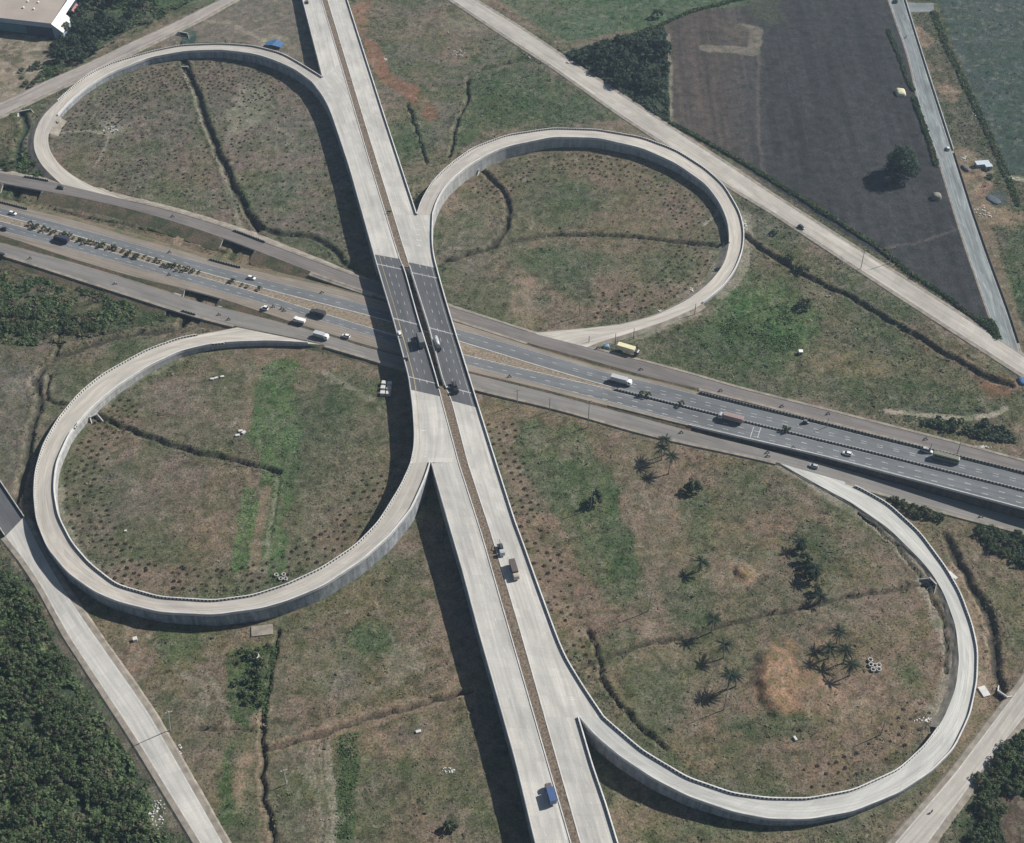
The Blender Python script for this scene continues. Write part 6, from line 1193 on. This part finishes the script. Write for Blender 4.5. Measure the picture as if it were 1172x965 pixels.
VE = [('car', 15, 245, 'M', E_, 'white hatchback on the upper highway carriageway at the left edge', 'car', dict(c='white')), ('car', 4.5, 263, 'M', W_d, 'black car on the lower highway carriageway at the left edge', 'car', dict(c='black')),
 ('truck', 71, 276, 'M', W_d, 'dark blue box truck beside the planted median at the left', 'truck', dict(c='clothd', c2='black', L=8.6, H=3.2)), ('car', 70, 215.5, 'N', E_, 'dark car at the mouth of the upper left loop ramp', 'car', dict(c='darkgrey')), ('van', 1, 293, 'S', W_d, 'dark van cut off at the left edge on the lower service road', 'van', dict(c='darkgrey')),
 ('car', 288, 319, 'M', E_, 'white car on the upper carriageway above the last median bushes', 'car', dict(c='white')), ('van', 303, 354, 'M', W_d, 'small white van behind three motorcycles left of the flyover', 'van', dict(c='white', L=3.9)), ('truck', 343, 369, 'M', W_d, 'white truck with pale cargo on the lower shoulder left of the flyover', 'truck', dict(c='white', L=6.2, H=2.4, W=2.1)),
 ('truck', 364, 361, 'M', W_d, 'dark box truck on the lower carriageway left of the flyover shadow', 'truck', dict(c='darkgrey', L=8.0, H=3.1)), ('truck', 368, 386.5, 'S', E_, 'silver grey truck on the lower service road at the ramp mouth', 'truck', dict(c='silver', c2='white', L=7.6, H=2.9)), ('car', 396, 385.5, 'M', W_d, 'white car on the lower shoulder nearest the flyover shadow', 'car', dict(c='white')),
 ('truck', 711, 438, 'M', E_, 'white box truck with white cab beside the striped median', 'truck', dict(c='silver', c2='white', L=10, H=3.3)), ('truck', 836, 481, 'M', W_d, 'long truck with pink roof and grey cab in the middle of the right highway', 'truck', dict(c='pink', c2='silver', L=11.5, H=3.4)),
 ('truck', 719, 403, 'N', lambda x, y: (x + 40, y + 12), 'bright yellow truck parked beside the upper service road', 'truck', dict(c='cream', c2='darkgrey', L=11.0, H=3.6, W=2.7)), ('car', 969.5, 520, 'M', W_d, 'white car on the lower carriageway right of the palm loop ramp mouth', 'car', dict(c='white')), ('car', 931, 534.5, 'S', W_d, 'white roofed dark car on the lower service road under the retaining wall', 'car', dict(c='silver', style='suv')),
 ('van', 1061, 517, 'M', E_, 'dark van with white nose behind the green bus', 'van', dict(c='silver')), ('bus', 1082, 526.5, 'M', E_, 'long olive green bus with pale roof rails near the right edge', 'bus', dict(c='green', L=11.5)), ('car', 1084.5, 171, 'G', lambda x, y: (x - 10, y - 30), 'small white car on the grey road left of the L-shaped hut', 'car', dict(c='white', L=3.7)),
 ('car', 917, 261, 'G', lambda x, y: (x + 30, y + 20), 'dark car alone on the diagonal road', 'car', dict(c='darkgrey')), ('van', 1025, 2, 'G', lambda x, y: (x - 10, y - 30), 'grey van at the top end of the grey road', 'van', dict(c='grey')),
 ('moto', 35, 296, 'S', W_d, 'white motorcycle on the lower service road at the left', 'motorcycle', dict(c='white')), ('moto', 132, 325, 'S', W_d, 'dark motorcycle on the lower service road below the planted median', 'motorcycle', dict(c='black')), ('moto', 194, 315, 'M', W_d, 'dark motorcycle on the lower carriageway below the thickest median bushes', 'motorcycle', dict(c='black')),
 ('moto', 194.5, 289, 'M', E_, 'dark motorcycle on the upper carriageway above the median bushes', 'motorcycle', dict(c='black')), ('moto', 198, 248, 'N', E_, 'red motorcycle on the upper service road left of the dirt link', 'motorcycle', dict(c='red')), ('moto', 251, 360.5, 'S', W_d, 'motorcycle just right of the lower service road underpass, first of two', 'motorcycle', dict(c='black')), ('moto', 262, 366, 'S', W_d, 'motorcycle right of the lower service road underpass, second of two', 'motorcycle', dict(c='red')),
 ('moto', 369, 335, 'M', E_, 'dark motorcycle on the upper carriageway above the flyover approach', 'motorcycle', dict(c='black')), ('moto', 313, 351.5, 'M', W_d, 'dark motorcycle just right of the small white van', 'motorcycle', dict(c='black')), ('moto', 323, 354, 'M', W_d, 'middle motorcycle between white van and white truck', 'motorcycle', dict(c='grey')), ('moto', 325.5, 356, 'M', W_d, 'dark motorcycle riding close behind the middle motorcycle', 'motorcycle', dict(c='black')),
 ('moto', 583.5, 431.5, 'M', W_d, 'dark motorcycle on the shoulder just right of the flyover', 'motorcycle', dict(c='black')), ('moto', 684.5, 399, 'N', W_d, 'dark motorcycle at the mouth of the upper right ramp', 'motorcycle', dict(c='black')), ('moto', 734, 423, 'N', E_, 'dark motorcycle below the nose of the yellow truck', 'motorcycle', dict(c='black')), ('moto', 825, 447.5, 'N', E_, 'red motorcycle on the upper service road beside the start of the barrier', 'motorcycle', dict(c='red')),
 ('moto', 895, 465.5, 'N', E_, 'dark motorcycle on the upper service road left of the rubble line', 'motorcycle', dict(c='black')), ('moto', 948, 474, 'N', E_, 'dark motorcycle on the upper service road below the rubble line', 'motorcycle', dict(c='black')), ('auto', 922, 484.5, 'M', E_, 'dark three-wheeled auto rickshaw on the upper carriageway', 'auto rickshaw', dict(c='darkgrey')), ('moto', 908, 513, 'M', W_d, 'red motorcycle beside the edge above the retaining wall', 'motorcycle', dict(c='red')),
 ('moto', 878.5, 518.5, 'S', W_d, 'upper motorcycle of two side by side under the retaining wall', 'motorcycle', dict(c='black')), ('moto', 879, 522.5, 'S', W_d, 'lower motorcycle of two side by side under the retaining wall', 'motorcycle', dict(c='grey')), ('moto', 1059.5, 503, 'N', E_, 'dark motorcycle on the upper service road above the green bus', 'motorcycle', dict(c='black')), ('moto', 1123, 591.5, 'S', W_d, 'dark motorcycle on the lower service road near the right edge', 'motorcycle', dict(c='black')),
 ('moto', 780, 495.5, 'S', W_d, 'dark motorcycle on the lower service road right of the three palms', 'motorcycle', dict(c='black')), ('moto', 1037, 43, 'G', lambda x, y: (x + 10, y + 30), 'dark motorcycle near the top of the grey road', 'motorcycle', dict(c='black')), ('moto', 1066, 930, 'B', lambda x, y: (x + 22, y - 30), 'dark motorcycle on the road at the bottom right', 'motorcycle', dict(c='black'))]
for kind, px, py, zk, df, lab, cat, kw in VE:
    z = {'M': zM(px), 'N': zN(px), 'S': zS(px), 'G': .35, 'B': .5}[zk]; vehicle(kind, px, py, z, df(px, py), lab, cat, **kw)
def F_up(x, y): return (x - 10, y - 33)
def F_dn(x, y): return (x + 10, y + 33)
for kind, px, py, df, lab, cat, kw in (('car', 457.5, 383, F_up, 'white car at the left edge of the bridge deck', 'car', dict(c='white')), ('auto', 465, 411, F_up, 'small dark auto rickshaw at the left edge of the bridge deck', 'auto rickshaw', dict(c='darkgrey')), ('truck', 481.5, 392, F_up, 'dark grey box truck on the left bridge deck beside the slot', 'truck', dict(c='grey', c2='darkgrey', L=9.5, H=4.3, W=2.6)),
   ('truck', 500.5, 396, F_dn, 'silver tanker truck with dark cab on the right bridge deck', 'tanker truck', dict(c='silver', c2='darkgrey', L=8.8, body='tank')), ('truck', 520.5, 445, F_dn, 'dark crane truck at the lower end of the right bridge deck', 'crane truck', dict(c='darkgrey', c2='black', L=7.8, body='frame')),
   ('truck', 573.5, 631, F_dn, 'small white and black pick-up truck with open bed beside the flyover median', 'truck', dict(c='darkgrey', c2='silver', L=6.2, W=2.2, body='frame')), ('truck', 588.5, 655, F_dn, 'brown covered truck in the middle of the lower right flyover deck', 'truck', dict(c='brown', c2='beige', L=9.0, H=3.3)), ('truck', 630, 911, F_up, 'blue truck at the bottom of the left flyover deck', 'truck', dict(c='blue', c2='brown', L=8.0, H=3.4)), ('car', 351.5, 3, F_up, 'dark brown car at the top edge of the flyover', 'car', dict(c='brown'))):
    z = ZF(py) + .04; vehicle(kind, px, py, z, df(px, py), lab, cat, **kw)

# ------------------------------------------------------------------ haze
HAZE = 0.0001
if HAZE:
    hm = bpy.data.materials.new('haze'); hm.use_nodes = True; n = hm.node_tree.nodes; n.remove(n['Principled BSDF']); pv = n.new('ShaderNodeVolumePrincipled'); pv.inputs['Density'].default_value = HAZE; pv.inputs['Color'].default_value = (.58, .78, 1.0, 1); pv.inputs['Anisotropy'].default_value = .2
    hm.node_tree.links.new(pv.outputs[0], n['Material Output'].inputs['Volume']); ex = 11500; hb = MB().box((0, 500, 242), (2 * ex, 2 * ex, 492)).build('haze', hm); props(hb, kind='stuff')
